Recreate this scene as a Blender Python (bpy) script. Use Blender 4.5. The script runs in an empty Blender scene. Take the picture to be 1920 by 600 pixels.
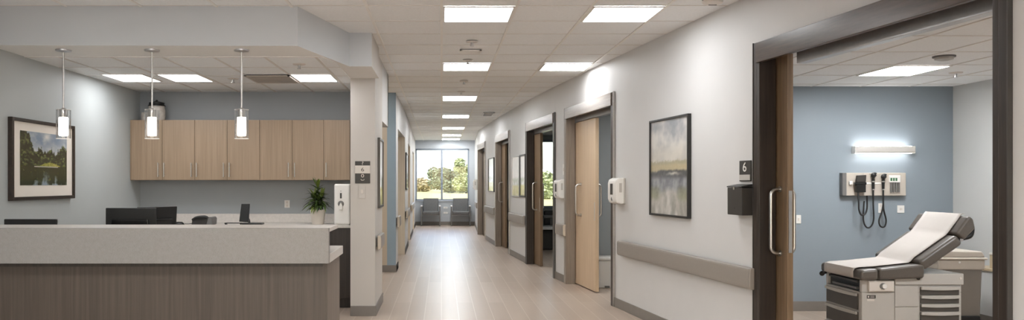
import bpy, bmesh, math, random
from mathutils import Vector, Matrix, noise
random.seed(7)
PI = math.pi
scene = bpy.context.scene
C = scene.collection
EYE, F, PX, PY = 1.38, 1500.0, 828.0, 343.0
CEIL = 2.77
ROOMC = 2.42
RECC = 2.465

# ------------------------------------------------------------------ colour / materials
def lin(c):
    c /= 255.0
    return c / 12.92 if c <= 0.04045 else ((c + 0.055) / 1.055) ** 2.4
def S(r, g, b):
    return (lin(r), lin(g), lin(b), 1.0)

def newmat(name):
    m = bpy.data.materials.new(name); m.use_nodes = True
    nt = m.node_tree
    return m, nt, nt.nodes['Principled BSDF'], nt.links
def setin(b, **kw):
    for k, v in kw.items():
        b.inputs[k.replace('_', ' ')].default_value = v
def coords(nt, links, scale=(1, 1, 1), rot=(0, 0, 0), kind='Object'):
    tc = nt.nodes.new('ShaderNodeTexCoord'); mp = nt.nodes.new('ShaderNodeMapping')
    mp.inputs['Scale'].default_value = scale; mp.inputs['Rotation'].default_value = rot
    links.new(tc.outputs[kind], mp.inputs['Vector'])
    return mp.outputs['Vector']
def ramp(nt, links, fac, stops):
    r = nt.nodes.new('ShaderNodeValToRGB')
    e = r.color_ramp.elements
    e[0].position, e[0].color = stops[0]; e[1].position, e[1].color = stops[-1]
    for p, c in stops[1:-1]:
        n = e.new(p); n.color = c
    links.new(fac, r.inputs['Fac'])
    return r.outputs['Color']
def noise_tex(nt, links, vec, scale=5, detail=3, rough=.5):
    n = nt.nodes.new('ShaderNodeTexNoise')
    n.inputs['Scale'].default_value = scale; n.inputs['Detail'].default_value = detail; n.inputs['Roughness'].default_value = rough
    links.new(vec, n.inputs['Vector'])
    return n.outputs['Fac']
def bump(nt, links, b, h, strength=.1, dist=.01):
    n = nt.nodes.new('ShaderNodeBump'); n.inputs['Strength'].default_value = strength; n.inputs['Distance'].default_value = dist
    links.new(h, n.inputs['Height']); links.new(n.outputs['Normal'], b.inputs['Normal'])
def mul(c, k):
    return (c[0] * k, c[1] * k, c[2] * k, 1)

def plain(name, c, rough=.5, metal=0, var=.06, scale=8, spec=.5, coat=0):
    m, nt, b, L = newmat(name)
    v = coords(nt, L)
    f = noise_tex(nt, L, v, scale, 3)
    L.new(ramp(nt, L, f, [(.3, mul(c, 1 - var)), (.7, mul(c, 1 + var))]), b.inputs['Base Color'])
    setin(b, Roughness=rough, Metallic=metal); b.inputs['Specular IOR Level'].default_value = spec
    b.inputs['Coat Weight'].default_value = coat
    return m
def paint(name, c, rough=.55):
    m, nt, b, L = newmat(name)
    v = coords(nt, L)
    f = noise_tex(nt, L, v, 1.2, 4)
    L.new(ramp(nt, L, f, [(.3, mul(c, .97)), (.7, mul(c, 1.03))]), b.inputs['Base Color'])
    setin(b, Roughness=rough)
    bump(nt, L, b, noise_tex(nt, L, v, 260, 2), .08, .002)
    return m
def wood(name, c1, c2, rough=.45, grain=(38, 38, 1.2), gs=1.6):
    m, nt, b, L = newmat(name)
    v = coords(nt, L, grain)
    f = noise_tex(nt, L, v, gs, 5, .6)
    f2 = noise_tex(nt, L, coords(nt, L, (grain[0] * 6, grain[1] * 6, grain[2] * 2)), gs, 3)
    mx = nt.nodes.new('ShaderNodeMath'); mx.operation = 'MULTIPLY_ADD'; mx.inputs[1].default_value = .35
    L.new(f2, mx.inputs[0]); L.new(f, mx.inputs[2])
    L.new(ramp(nt, L, mx.outputs[0], [(.42, c1), (.92, c2)]), b.inputs['Base Color'])
    setin(b, Roughness=rough)
    bump(nt, L, b, mx.outputs[0], .06, .002)
    return m
def emit(name, c, s):
    m, nt, b, L = newmat(name)
    setin(b, Base_Color=(.9, .9, .9, 1), Emission_Color=c, Emission_Strength=s, Roughness=.4)
    return m
def glass(name, tint=(1, 1, 1, 1), rough=.02, ior=1.45):
    m, nt, b, L = newmat(name)
    nt.nodes.remove(b)
    out = nt.nodes['Material Output']
    t = nt.nodes.new('ShaderNodeBsdfTransparent'); t.inputs['Color'].default_value = tint
    g = nt.nodes.new('ShaderNodeBsdfGlossy'); g.inputs['Roughness'].default_value = rough
    lw = nt.nodes.new('ShaderNodeLayerWeight'); lw.inputs['Blend'].default_value = .5
    pw = nt.nodes.new('ShaderNodeMath'); pw.operation = 'POWER'; pw.inputs[1].default_value = 2.6
    fr = nt.nodes.new('ShaderNodeMath'); fr.operation = 'MULTIPLY_ADD'; fr.inputs[1].default_value = .9; fr.inputs[2].default_value = .04 * ior / 1.45
    L.new(lw.outputs['Facing'], pw.inputs[0]); L.new(pw.outputs[0], fr.inputs[0])
    mx = nt.nodes.new('ShaderNodeMixShader')
    L.new(fr.outputs[0], mx.inputs[0]); L.new(t.outputs[0], mx.inputs[1]); L.new(g.outputs[0], mx.inputs[2])
    L.new(mx.outputs[0], out.inputs['Surface'])
    return m
def vcol(name, rough=.4, spec=.4, coat=0):
    m, nt, b, L = newmat(name)
    a = nt.nodes.new('ShaderNodeAttribute'); a.attribute_name = 'Col'
    L.new(a.outputs['Color'], b.inputs['Base Color'])
    setin(b, Roughness=rough); b.inputs['Specular IOR Level'].default_value = spec; b.inputs['Coat Weight'].default_value = coat
    return m
def stone(name, c):
    m, nt, b, L = newmat(name)
    v = coords(nt, L)
    f = noise_tex(nt, L, v, 140, 3, .7)
    g = noise_tex(nt, L, v, 34, 4, .6)
    mx = nt.nodes.new('ShaderNodeMath'); mx.operation = 'MULTIPLY_ADD'; mx.inputs[1].default_value = .5
    L.new(g, mx.inputs[0]); L.new(f, mx.inputs[2])
    L.new(ramp(nt, L, mx.outputs[0], [(.55, mul(c, .86)), (.78, c), (1.0, mul(c, 1.12))]), b.inputs['Base Color'])
    setin(b, Roughness=.32)
    return m
def floor_mat():
    m, nt, b, L = newmat('wood_plank_floor')
    v = coords(nt, L, (1, 1, 1), (0, 0, PI / 2))
    br = nt.nodes.new('ShaderNodeTexBrick')
    br.offset = .37; br.squash = 1
    br.inputs['Scale'].default_value = 1; br.inputs['Brick Width'].default_value = 1.85; br.inputs['Row Height'].default_value = .178
    br.inputs['Mortar Size'].default_value = .004; br.inputs['Mortar Smooth'].default_value = .1; br.inputs['Bias'].default_value = 0
    br.inputs['Color1'].default_value = S(166, 149, 134); br.inputs['Color2'].default_value = S(178, 162, 148)
    br.inputs['Mortar'].default_value = S(192, 179, 166)
    L.new(v, br.inputs['Vector'])
    f = noise_tex(nt, L, coords(nt, L, (9, .35, 1)), 2.0, 5, .55)
    col = ramp(nt, L, f, [(.3, (.90, .89, .88, 1)), (.7, (1.06, 1.06, 1.06, 1))])
    mx = nt.nodes.new('ShaderNodeMix'); mx.data_type = 'RGBA'; mx.blend_type = 'MULTIPLY'; mx.inputs['Factor'].default_value = .8
    L.new(br.outputs['Color'], mx.inputs[6]); L.new(col, mx.inputs[7])
    L.new(mx.outputs[2], b.inputs['Base Color'])
    setin(b, Roughness=.27)
    r = ramp(nt, L, f, [(.2, (.33, .33, .33, 1)), (.8, (.38, .38, .38, 1))]); L.new(r, b.inputs['Roughness'])
    b.inputs['Specular IOR Level'].default_value = .5
    return m

M = {}
M['wall'] = paint('warm_white_paint', S(204, 203, 202))
M['wall_left'] = paint('cream_paint', S(196, 191, 185))
M['rec_wall'] = paint('grey_blue_paint', S(176, 181, 181))
M['rec_back'] = paint('slate_grey_paint', S(158, 163, 166))
M['soffit'] = paint('soffit_grey_blue_paint', S(198, 202, 205))
M['blue'] = paint('soft_blue_paint', S(135, 145, 153))
M['pier_blue'] = paint('pier_blue_paint', S(142, 160, 172))
M['endwall'] = paint('end_wall_pale_blue_paint', S(180, 185, 190))
M['room_grey'] = paint('room_grey_paint', S(160, 166, 168))
M['lightwall'] = paint('exam_room_white_paint', S(190, 190, 188))
M['tanwall'] = paint('tan_paint', S(188, 174, 154))
M['ceil_paint'] = paint('ceiling_white_paint', S(233, 231, 227))
M['tile'] = plain('ceiling_tile', S(235, 236, 236), .85, var=.03, scale=60)
M['tbar'] = plain('ceiling_bar_white', S(232, 229, 224), .4, var=.01)
M['tbar_dim'] = plain('ceiling_cross_bar', S(216, 211, 205), .6, var=.01)
M['floor'] = floor_mat()
M['base'] = plain('grey_vinyl_base', S(124, 118, 112), .5, var=.04)
M['rail'] = plain('taupe_rail_vinyl', S(142, 135, 128), .42, var=.02, scale=40)
M['railcap'] = plain('cream_rail_cap', S(196, 184, 168), .45, var=.02)
M['dark'] = wood('dark_stained_wood', S(34, 29, 26), S(58, 49, 43), .33, (30, 30, 1.5))
M['taupe'] = wood('taupe_stained_wood', S(112, 102, 92), S(142, 131, 120), .3, (30, 30, 1.5))
M['taupe_head'] = wood('taupe_header_wood', S(110, 100, 92), S(150, 139, 128), .28, (1.5, 30, 30))
M['dark_head'] = wood('dark_header_wood', S(50, 39, 32), S(84, 67, 55), .28, (1.5, 30, 30))
M['door_near'] = wood('oak_door', S(98, 79, 60), S(134, 111, 86), .4, (28, 28, 1))
M['door_pale'] = wood('pale_oak_door', S(196, 170, 140), S(216, 192, 164), .4, (22, 22, .8))
M['door_beige'] = wood('beige_oak_door', S(198, 186, 168), S(216, 205, 188), .4, (22, 22, .8))
M['cab'] = wood('pale_oak_laminate', S(138, 117, 95), S(163, 141, 118), .45, (34, 34, .8))
M['desk'] = wood('brown_oak_laminate', S(62, 53, 46), S(84, 74, 65), .42, (30, 30, .7))
M['desk_end'] = wood('brown_oak_end_panel', S(100, 89, 80), S(122, 110, 100), .42, (30, 30, .7))
M['darkcab'] = wood('black_brown_laminate', S(44, 38, 34), S(66, 57, 51), .45, (30, 30, .8))
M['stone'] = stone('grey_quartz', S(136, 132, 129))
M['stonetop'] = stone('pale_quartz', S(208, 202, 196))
M['steel'] = plain('brushed_steel', S(190, 188, 184), .28, 1, var=.05, scale=40)
M['alum'] = plain('satin_aluminium', S(196, 196, 196), .32, .85, var=.03, scale=30)
M['edge'] = plain('dark_metal_edge', S(90, 88, 86), .35, .7)
M['white'] = plain('white_plastic', S(228, 226, 222), .35, var=.01)
M['offwhite'] = plain('warm_white_plastic', S(214, 207, 199), .4, var=.02)
M['greywhite'] = plain('light_grey_enamel', S(184, 180, 174), .38, var=.02)
M['black'] = plain('black_plastic', S(17, 17, 17), .38, var=.1, scale=30)
M['blackgloss'] = plain('black_gloss_plastic', S(13, 13, 14), .18, var=.05)
M['charcoal'] = plain('charcoal_plastic', S(52, 49, 46), .45, var=.05)
M['midgrey'] = plain('mid_grey_plastic', S(108, 106, 104), .4, var=.03)
M['vinyl'] = plain('brown_grey_vinyl', S(92, 86, 80), .34, var=.05, scale=90)
M['chair_fab'] = plain('charcoal_chair_vinyl', S(96, 96, 96), .6, var=.14, scale=40)
M['paper'] = plain('exam_paper', S(194, 187, 181), .7, var=.02, scale=5)
M['ceramic'] = plain('white_ceramic', S(214, 206, 196), .4, var=.04)
M['mottled'] = plain('mottled_ceramic', S(198, 192, 184), .35, var=.2, scale=22)
M['soil'] = plain('dark_soil', S(40, 33, 27), .95, var=.4, scale=90)
M['leaf'] = plain('leaf_green', S(64, 84, 40), .35, var=.35, scale=14)
M['leaf_lit'] = plain('leaf_lit_green', S(112, 128, 58), .35, var=.25, scale=14)  # lit copy of the leaf green, the light is put into the colour
M['mat_board'] = plain('cream_mat_board', S(226, 218, 208), .8, var=.01)
M['frame_dark'] = wood('espresso_frame', S(30, 24, 20), S(58, 46, 38), .35, (20, 20, 20))
M['frame_black'] = plain('black_frame', S(34, 33, 32), .35, var=.05)
M['glass'] = glass('clear_glass')
M['lampglass'] = glass('lamp_glass', (.97, .97, .97, 1), .02, 1.6)
M['art'] = vcol('landscape_print', .25, .5, .3)
M['art_paint'] = vcol('abstract_print', .3, .5, .3)
M['panel_light'] = emit('ceiling_light_diffuser', (.965, .985, 1, 1), 11)
M['panel_bright'] = emit('ceiling_light_diffuser_bright', (.965, .985, 1, 1), 21)
M['panel_exam'] = emit('ceiling_light_diffuser_exam', (.98, .99, 1, 1), 31)
M['panel_soft'] = emit('ceiling_light_diffuser_soft', (.98, .985, 1, 1), 8)
M['pendant_light'] = emit('pendant_diffuser', (1, .95, .89, 1), 4.5)
M['strip_light'] = emit('wall_lamp_strip', (1, .985, .96, 1), 8)
M['lamp_face'] = plain('wall_lamp_housing', S(190, 186, 181), .45, var=.01)
M['green'] = plain('green_plastic', S(60, 110, 74), .4)
M['hamper'] = plain('taupe_grey_plastic', S(120, 113, 105), .45, var=.03)
M['hamper_lid'] = plain('warm_grey_plastic', S(186, 177, 166), .4, var=.03)
M['tantop'] = plain('tan_laminate', S(176, 158, 130), .4)
M['grass'] = plain('dry_meadow_grass', S(158, 150, 92), .9, var=.3, scale=.6)
M['tree1'] = plain('sage_foliage', S(96, 110, 86), .7, var=.4, scale=1.2)
M['tree2'] = plain('pale_foliage', S(140, 152, 112), .7, var=.35, scale=1.2)
M['tree3'] = plain('straw_foliage', S(168, 160, 128), .7, var=.3, scale=1.2)
M['bark'] = plain('grey_bark', S(96, 84, 72), .9, var=.3)
M['concrete'] = plain('pale_bounce_ground', S(205, 200, 192), .9)
M['winframe'] = plain('grey_blue_window_frame', S(136, 144, 156), .4, var=.02)
M['drawer_front'] = plain('dark_grey_drawer_front', S(80, 75, 70), .45, var=.03)
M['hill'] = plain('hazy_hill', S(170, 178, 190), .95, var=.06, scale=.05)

# ------------------------------------------------------------------ mesh helpers
class MB:
    def __init__(s):
        s.bm = bmesh.new()
    def _add(s, vs, fs, T=None):
        bv = [s.bm.verts.new(T @ Vector(v) if T else v) for v in vs]
        for f in fs:
            try: s.bm.faces.new([bv[i] for i in f])
            except ValueError: pass
        return s
    def box(s, x0, x1, y0, y1, z0, z1, T=None):
        v = [(x0, y0, z0), (x1, y0, z0), (x1, y1, z0), (x0, y1, z0), (x0, y0, z1), (x1, y0, z1), (x1, y1, z1), (x0, y1, z1)]
        return s._add(v, [(0, 3, 2, 1), (4, 5, 6, 7), (0, 1, 5, 4), (1, 2, 6, 5), (2, 3, 7, 6), (3, 0, 4, 7)], T)
    def prism(s, poly, a, b, axis='z', T=None):
        n = len(poly)
        def p(q, h):
            return {'z': (q[0], q[1], h), 'y': (q[0], h, q[1]), 'x': (h, q[0], q[1])}[axis]
        v = [p(q, a) for q in poly] + [p(q, b) for q in poly]
        f = [tuple(reversed(range(n))), tuple(range(n, 2 * n))] + [(i, (i + 1) % n, n + (i + 1) % n, n + i) for i in range(n)]
        return s._add(v, f, T)
    def lathe(s, prof, c=(0, 0, 0), n=28, T=None, cap=True):
        vs, fs = [], []
        for r, z in prof:
            for k in range(n):
                a = 2 * PI * k / n
                vs.append((c[0] + r * math.cos(a), c[1] + r * math.sin(a), c[2] + z))
        m = len(prof)
        for i in range(m - 1):
            for k in range(n):
                k2 = (k + 1) % n
                fs.append((i * n + k, i * n + k2, (i + 1) * n + k2, (i + 1) * n + k))
        if cap:
            fs.append(tuple(reversed(range(n)))); fs.append(tuple((m - 1) * n + k for k in range(n)))
        return s._add(vs, fs, T)
    def cyl(s, p0, p1, r, r2=None, n=18):
        p0, p1 = Vector(p0), Vector(p1)
        d = p1 - p0
        q = Vector((0, 0, 1)).rotation_difference(d.normalized()).to_matrix().to_4x4()
        return s.lathe([(r, 0), (r if r2 is None else r2, d.length)], n=n, T=Matrix.Translation(p0) @ q)
    def tube(s, pts, r, n=10):
        pts = [Vector(p) for p in pts]
        vs, fs = [], []
        t0 = (pts[1] - pts[0]).normalized()
        nrm = t0.orthogonal().normalized()
        for i, p in enumerate(pts):
            t = (pts[min(i + 1, len(pts) - 1)] - pts[max(i - 1, 0)]).normalized()
            nrm = (nrm - t * nrm.dot(t)).normalized()
            b = t.cross(nrm)
            rr = r(i / (len(pts) - 1)) if callable(r) else r
            for k in range(n):
                a = 2 * PI * k / n
                vs.append(p + (nrm * math.cos(a) + b * math.sin(a)) * rr)
        for i in range(len(pts) - 1):
            for k in range(n):
                k2 = (k + 1) % n
                fs.append((i * n + k, i * n + k2, (i + 1) * n + k2, (i + 1) * n + k))
        fs.append(tuple(reversed(range(n)))); fs.append(tuple((len(pts) - 1) * n + k for k in range(n)))
        return s._add(vs, fs)
    def sphere(s, c, r, sc=(1, 1, 1), u=16, v=10):
        T = Matrix.Translation(c) @ Matrix.Diagonal((sc[0] * r, sc[1] * r, sc[2] * r, 1))
        bmesh.ops.create_uvsphere(s.bm, u_segments=u, v_segments=v, radius=1, matrix=T)
        return s

def spline(pts, k=6):
    pts = [Vector(p) for p in pts]
    out = []
    for i in range(len(pts) - 1):
        p0, p1, p2, p3 = pts[max(i - 1, 0)], pts[i], pts[i + 1], pts[min(i + 2, len(pts) - 1)]
        for j in range(k):
            t = j / k
            out.append(.5 * ((2 * p1) + (p2 - p0) * t + (2 * p0 - 5 * p1 + 4 * p2 - p3) * t * t + (3 * p1 - p0 - 3 * p2 + p3) * t ** 3))
    out.append(pts[-1])
    return out

def obj(name, mb, mat, parent=None, bevel=0, seg=2, smooth=False, label=None):
    me = bpy.data.meshes.new(name)
    bmesh.ops.recalc_face_normals(mb.bm, faces=mb.bm.faces)
    mb.bm.to_mesh(me); mb.bm.free()
    for m in (mat if isinstance(mat, (list, tuple)) else [mat]):
        me.materials.append(m)
    o = bpy.data.objects.new(name, me); C.objects.link(o)
    if parent: o.parent = parent
    if bevel:
        b = o.modifiers.new('bevel', 'BEVEL'); b.width = bevel; b.segments = seg; b.limit_method = 'ANGLE'; b.angle_limit = .6
    if smooth or bevel:
        for p in me.polygons: p.use_smooth = True
        if bevel:
            w = o.modifiers.new('wn', 'WEIGHTED_NORMAL'); w.keep_sharp = True
    if smooth and not bevel:
        me.set_sharp_from_angle(angle=.7)
    if label: o['label'] = label
    return o
def tag(o, label, cat, group=None, kind=None):
    o['label'] = label; o['category'] = cat
    if group: o['group'] = group
    if kind: o['kind'] = kind
    return o
def thing(name, label, cat, loc=(0, 0, 0), rz=0, group=None, kind=None):
    o = bpy.data.objects.new(name, None); C.objects.link(o); o.empty_display_size = .1
    o.location = loc; o.rotation_euler = (0, 0, rz)
    return tag(o, label, cat, group, kind)
def struct(name, mb, mat, parent=None, label=None, cat=None, **kw):
    o = obj(name, mb, mat, parent, **kw)
    if not parent: o['kind'] = 'structure'
    if label: o['label'] = label
    if cat: o['category'] = cat
    return o
def dup(root, loc, rz, label, group=None):
    r = root.copy(); C.objects.link(r); r.location = loc; r.rotation_euler = (0, 0, rz); r['label'] = label
    if group: r['group'] = group
    for ch in list(root.children):
        c = ch.copy(); C.objects.link(c); c.parent = r
        for g in list(ch.children):
            d = g.copy(); C.objects.link(d); d.parent = c
    return r

def P(px, py, Y):                       # world point seen at pixel (px, py) at depth Y
    return Vector(((px - PX) * Y / F, Y, EYE - (py - PY) * Y / F))

# ------------------------------------------------------------------ corridor wall lines in plan
RP = [(-4.0, 3.487), (5.81, 2.31), (8.98, 1.93), (10.95, 1.715), (11.6, 1.64), (13.6, 1.46), (15.5, 1.32), (17.4, 1.19), (19.56, 1.08), (21.4, .985), (26.2, 1.09)]
LP = [(8.3, -.69), (12.4, -.71), (15.4, -.71), (26.2, -.86)]
def interp(T, y):
    for (a, xa), (b, xb) in zip(T, T[1:]):
        if y <= b or (b, xb) == T[-1]:
            return xa + (xb - xa) * (y - a) / (b - a)
def XR(y): return interp(RP, y)
def XL(y): return interp(LP, y)
def wy(px, off=0.0, f=XR, lo=1.0, hi=26.0):     # depth where the wall (moved off towards the corridor) is seen in column px
    sgn = 1 if f is XR else -1
    def g(y): return sgn * (f(y) * 1.0 - sgn * off) / y - sgn * (px - PX) / F
    for _ in range(60):
        m = (lo + hi) / 2
        if g(m) > 0: lo = m
        else: hi = m
    return (lo + hi) / 2
class WF:                               # frame on a wall: t along, n out of the wall, z up
    def __init__(s, pa, pb):
        s.a = Vector((pa[0], pa[1])); d = Vector((pb[0], pb[1])) - s.a
        s.L = d.length; s.u = d / s.L; s.n = Vector((-s.u.y, s.u.x)); s.rz = math.atan2(s.u.y, s.u.x)
    def p(s, t, n=0, z=0):
        q = s.a + s.u * t + s.n * n
        return Vector((q.x, q.y, z))
    def T(s):
        return Matrix.Translation((s.a.x, s.a.y, 0)) @ Matrix.Rotation(s.rz, 4, 'Z')
def RW(ya, yb): return WF((XR(ya), ya), (XR(yb), yb))
def LW(ya, yb): return WF((XL(yb), yb), (XL(ya), ya))      # from far to near so n points into the corridor

# ------------------------------------------------------------------ shell
Y1, Y1b = wy(1880), 5.81
doorsR = [(Y1, Y1b), (8.98, 10.95), (11.6, 13.6), (15.5, 17.4), (19.56, 21.4)]
HD = 2.33
struct('floor', MB().box(-6, 8, -4.2, 27, -.1, 0), M['floor'])
struct('ceiling', MB().box(-6, 8, -4.2, 27, CEIL + .008, CEIL + .2), M['tile'])
g = MB()
for k in range(-5, 6): g.box(k * .593 - .011, k * .593 + .011, -4, 26.2, CEIL, CEIL + .01)
struct('ceiling_grid_main', g, M['tbar'])
g = MB()
for k in range(-17, 34):
    y = 6.3 + .6 * k
    g.box(-3.6, 3.5, y - .006, y + .006, CEIL + .005, CEIL + .01)
struct('ceiling_grid_cross', g, M['tbar_dim'])

w = MB(); bb = MB()
segs = []
y = -4.0
for a, b in doorsR:
    segs.append((y, a)); y = b
segs.append((y, 26.2))
for a, b in segs:
    f = RW(a, b)
    w.box(0, f.L, -.10, 0, 0, CEIL + .02, f.T())
    bb.box(0, f.L - .02, 0, .012, 0, .105, f.T())
for a, b in doorsR:
    f = RW(a, b)
    w.box(-.03, f.L + .03, -.10, 0, HD, CEIL + .02, f.T())
struct('wall_right', w, M['wall'])
struct('baseboard_right', bb, M['base'], bevel=.003)

# left corridor wall : pillar, header over the alcove, pier, recesses
w = MB()
w.box(-.946, -.69, 8.3, 9.3, 0, RECC)
w.box(-.946, -.69, 8.3, 9.3, RECC, CEIL + .02)
struct('wall_pillar', w, M['wall_left'])
w = MB().box(-.80, -.69, 9.3, 10.35, 2.1, CEIL + .02)
w.box(-.80, -.69, 10.25, 10.35, 2.1, CEIL + .02)
struct('wall_alcove_header', w, M['wall'])
w = MB().box(-.845, -.709, 12.4, 12.43, 0, CEIL + .02)
struct('wall_pier', w, M['pier_blue'])
struct('wall_alcove', MB().box(-1.9, -.845, 12.4, 12.5, 0, CEIL + .02).box(-2, -1.9, 9.6, 12.5, 0, CEIL + .02), M['tanwall'])
recL = [(13.0, 15.4), (17.6, 19.4), (22.3, 24.0)]
w = MB(); bb = MB()
y = 12.43
for a, b in recL + [(26.2, 26.2)]:
    f = LW(y, a)
    w.box(0, f.L, -.14, 0, 0, CEIL + .02, f.T())
    bb.box(0, f.L, 0, .012, 0, .105, f.T())
    bb.box(0, f.L, -.135, .012, 0, .105, f.T())
    y = b
for a, b in recL:
    f = LW(a, b)
    w.box(0, f.L, -.14, 0, 2.26, CEIL + .02, f.T())
struct('wall_left', w, M['wall'])
bb.box(-.69, -.678, 8.3, 9.3, 0, .105); bb.box(-.946, -.678, 8.288, 8.3, 0, .105)
bb.box(-1.9, -.70, 12.386, 12.4, 0, .105)
struct('baseboard_left', bb, M['base'], bevel=.003)
for i, (a, b) in enumerate(recL):
    f = LW(a, b)
    o = struct('door_%d' % (6 + i), MB().box(.02, f.L - .02, -.19, -.145, 0, 2.26, f.T()), M['door_beige'],
               label=['pale oak door in the recess just beyond the blue pier', 'pale oak door in the middle recess of the left corridor wall', 'pale oak door in the left wall recess nearest the end window'][i], cat='door')
    j = MB().box(0, .03, -.14, .004, 0, 2.26, f.T())
    struct('trim_%d' % (6 + i), j, M['door_beige'])

# end wall with window
XWL, XWR, ZW0, ZW1, YE = -.856, .90, .80, 2.50, 26.2
w = MB().box(-1.2, 1.4, YE, YE + .15, 0, ZW0).box(-1.2, 1.4, YE, YE + .15, ZW1, CEIL + .02).box(-1.2, XWL, YE, YE + .15, ZW0, ZW1).box(XWR, 1.4, YE, YE + .15, ZW0, ZW1)
struct('wall_end', w, M['endwall'])
struct('baseboard_end', MB().box(-.86, 1.1, YE - .012, YE, 0, .115), M['base'], bevel=.003)
win = MB()
win.box(XWL, XWR, YE + .03, YE + .10, ZW1 - .05, ZW1).box(XWL, XWR, YE + .03, YE + .10, ZW0, ZW0 + .05)
win.box(XWL, XWL + .045, YE + .03, YE + .10, ZW0, ZW1).box(XWR - .045, XWR, YE + .03, YE + .10, ZW0, ZW1).box(-.025, .035, YE + .02, YE + .10, ZW0, ZW1)
wo = struct('window_1', win, M['winframe'], bevel=.004, label='large two pane window at the end of the corridor', cat='window')
for a, b in ((XWL + .045, -.025), (.035, XWR - .045)):
    obj('window_pane', MB().box(a, b, YE + .06, YE + .066, ZW0 + .05, ZW1 - .05), M['glass'], wo)
obj('window_sill', MB().box(XWL - .02, XWR + .02, YE - .03, YE + .03, ZW0 - .025, ZW0 + .004), M['endwall'], wo, bevel=.004)

# reception room
XLW, YB = -3.58, 9.5
struct('wall_reception_left', MB().box(XLW - .1, XLW, -4, YB + .1, 0, CEIL + .02), M['rec_wall'])
struct('wall_reception_back', MB().box(XLW, -.946, YB, YB + .1, 0, CEIL + .02).box(-.946, -.80, 9.3, 9.4, 0, CEIL), M['rec_back'])
poly = [(XLW, 6.3), (-1.14, 6.34), (-.86, 7.45), (-.65, 7.45), (-.65, 8.3), (-.946, 8.3), (-.946, YB), (XLW, YB)]
mb = MB().prism(poly, RECC, CEIL + .02)
bmesh.ops.recalc_face_normals(mb.bm, faces=mb.bm.faces)
for f in mb.bm.faces:
    f.material_index = 1 if f.normal.z < -.5 else (2 if f.normal.x > .98 else 0)
struct('wall_soffit', mb, [M['soffit'], M['ceil_paint'], M['wall_left']])
poly = [(XLW, 6.86), (-1.03, 6.86), (-.946, 7.2), (-.946, YB), (XLW, YB)]
struct('ceiling_reception', MB().prism(poly, RECC - .004, RECC), M['tile'])
g = MB(); h = MB()
for k in range(7):
    x = -1.08 - .44 * k
    if x > XLW: g.box(x - .011, x + .011, 6.86, YB, RECC - .008, RECC - .003)
for k in range(5):
    yy = 6.87 + .6 * k
    h.box(XLW, -1.04 if k == 0 else -.946, yy - .007, yy + .007, RECC - .007, RECC - .003)
struct('ceiling_reception_grid', g, M['tbar_dim']); struct('ceiling_reception_grid_cross', h, M['tbar_dim'])
struct('baseboard_reception', MB().box(XLW, XLW + .012, -4, 8.85, 0, .105), M['base'])

# lobby behind the camera
struct('wall_back', MB().box(-4, 4, -4.2, -4, 0, .25).box(-4, 4, -4.2, -4, 2.6, CEIL + .02).box(-4, -3.4, -4.2, -4, .25, 2.6).box(3.3, 4, -4.2, -4, .25, 2.6), M['wall'])
m = MB()
for k in range(6): m.box(-3.4 + k * 1.34 - .03, -3.4 + k * 1.34 + .03, -4.14, -4.06, .25, 2.6)
m.box(-3.4, 3.3, -4.14, -4.06, .25, .31).box(-3.4, 3.3, -4.14, -4.06, 2.54, 2.6)
wo = struct('window_fill', m, M['midgrey'], label='unseen glazing added behind the viewer for fill daylight', cat='window')  # unseen window added to bring daylight onto camera-facing surfaces
obj('window_pane', MB().box(-3.4, 3.3, -4.11, -4.105, .3, 2.55), M['glass'], wo)
struct('ground_bounce', MB().box(-60, 60, -80, -4.3, -.3, -.05), M['concrete'])  # unseen pale slab added to bounce daylight up to the ceiling

# exam room (room 6)
X6, YR = 5.51, 8.62
def backwall(name, x0, x1, y, mat, t=.12, z=CEIL): struct(name, MB().box(x0, x1, y, y + t, 0, z), mat)
backwall('wall_exam_back', 2.07, X6 + .1, YR, M['blue'])
struct('wall_exam_right', MB().box(X6, X6 + .1, 1.9, YR, 0, CEIL), M['lightwall'])
struct('wall_exam_front', MB().box(2.86, X6 + .1, 1.8, 1.9, 0, CEIL), M['lightwall'])
struct('ceiling_exam', MB().prism([(2.95, 1.9), (X6, 1.9), (X6, YR), (XR(YR) + .1, YR)], ROOMC, ROOMC + .05), M['tile'])
g = MB()
for k in range(7):
    x = 3.45 + .53 * k - .53
    y0 = max(1.9, 9.0 - (x - 2.03) * 8.2) if x < 2.9 else 1.9
    if x < X6: g.box(x - .008, x + .008, max(y0, 1.9), YR, ROOMC - .004, ROOMC + .002)
for k in range(11):
    yy = 7.03 + .69 * (k - 7)
    if 1.9 < yy < YR: g.box(XR(yy) + .11, X6, yy - .007, yy + .007, ROOMC - .003, ROOMC + .002)
struct('ceiling_exam_grid', g, M['tbar_dim'])
struct('baseboard_exam', MB().box(2.1, X6, YR - .012, YR, 0, .105).box(X6 - .012, X6, 1.9, YR, 0, .105), M['base'])
# room behind the second opening
backwall('wall_second_room_back', 1.80, 4.0, 11.28, M['room_grey'])
struct('wall_second_room_right', MB().box(3.9, 4.0, 8.74, 11.28, 0, CEIL), M['room_grey'])
struct('ceiling_second_room', MB().prism([(XR(8.74) + .1, 8.74), (3.9, 8.74), (3.9, 11.28), (XR(11.28) + .1, 11.28)], ROOMC, ROOMC + .05), M['tile'])
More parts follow.
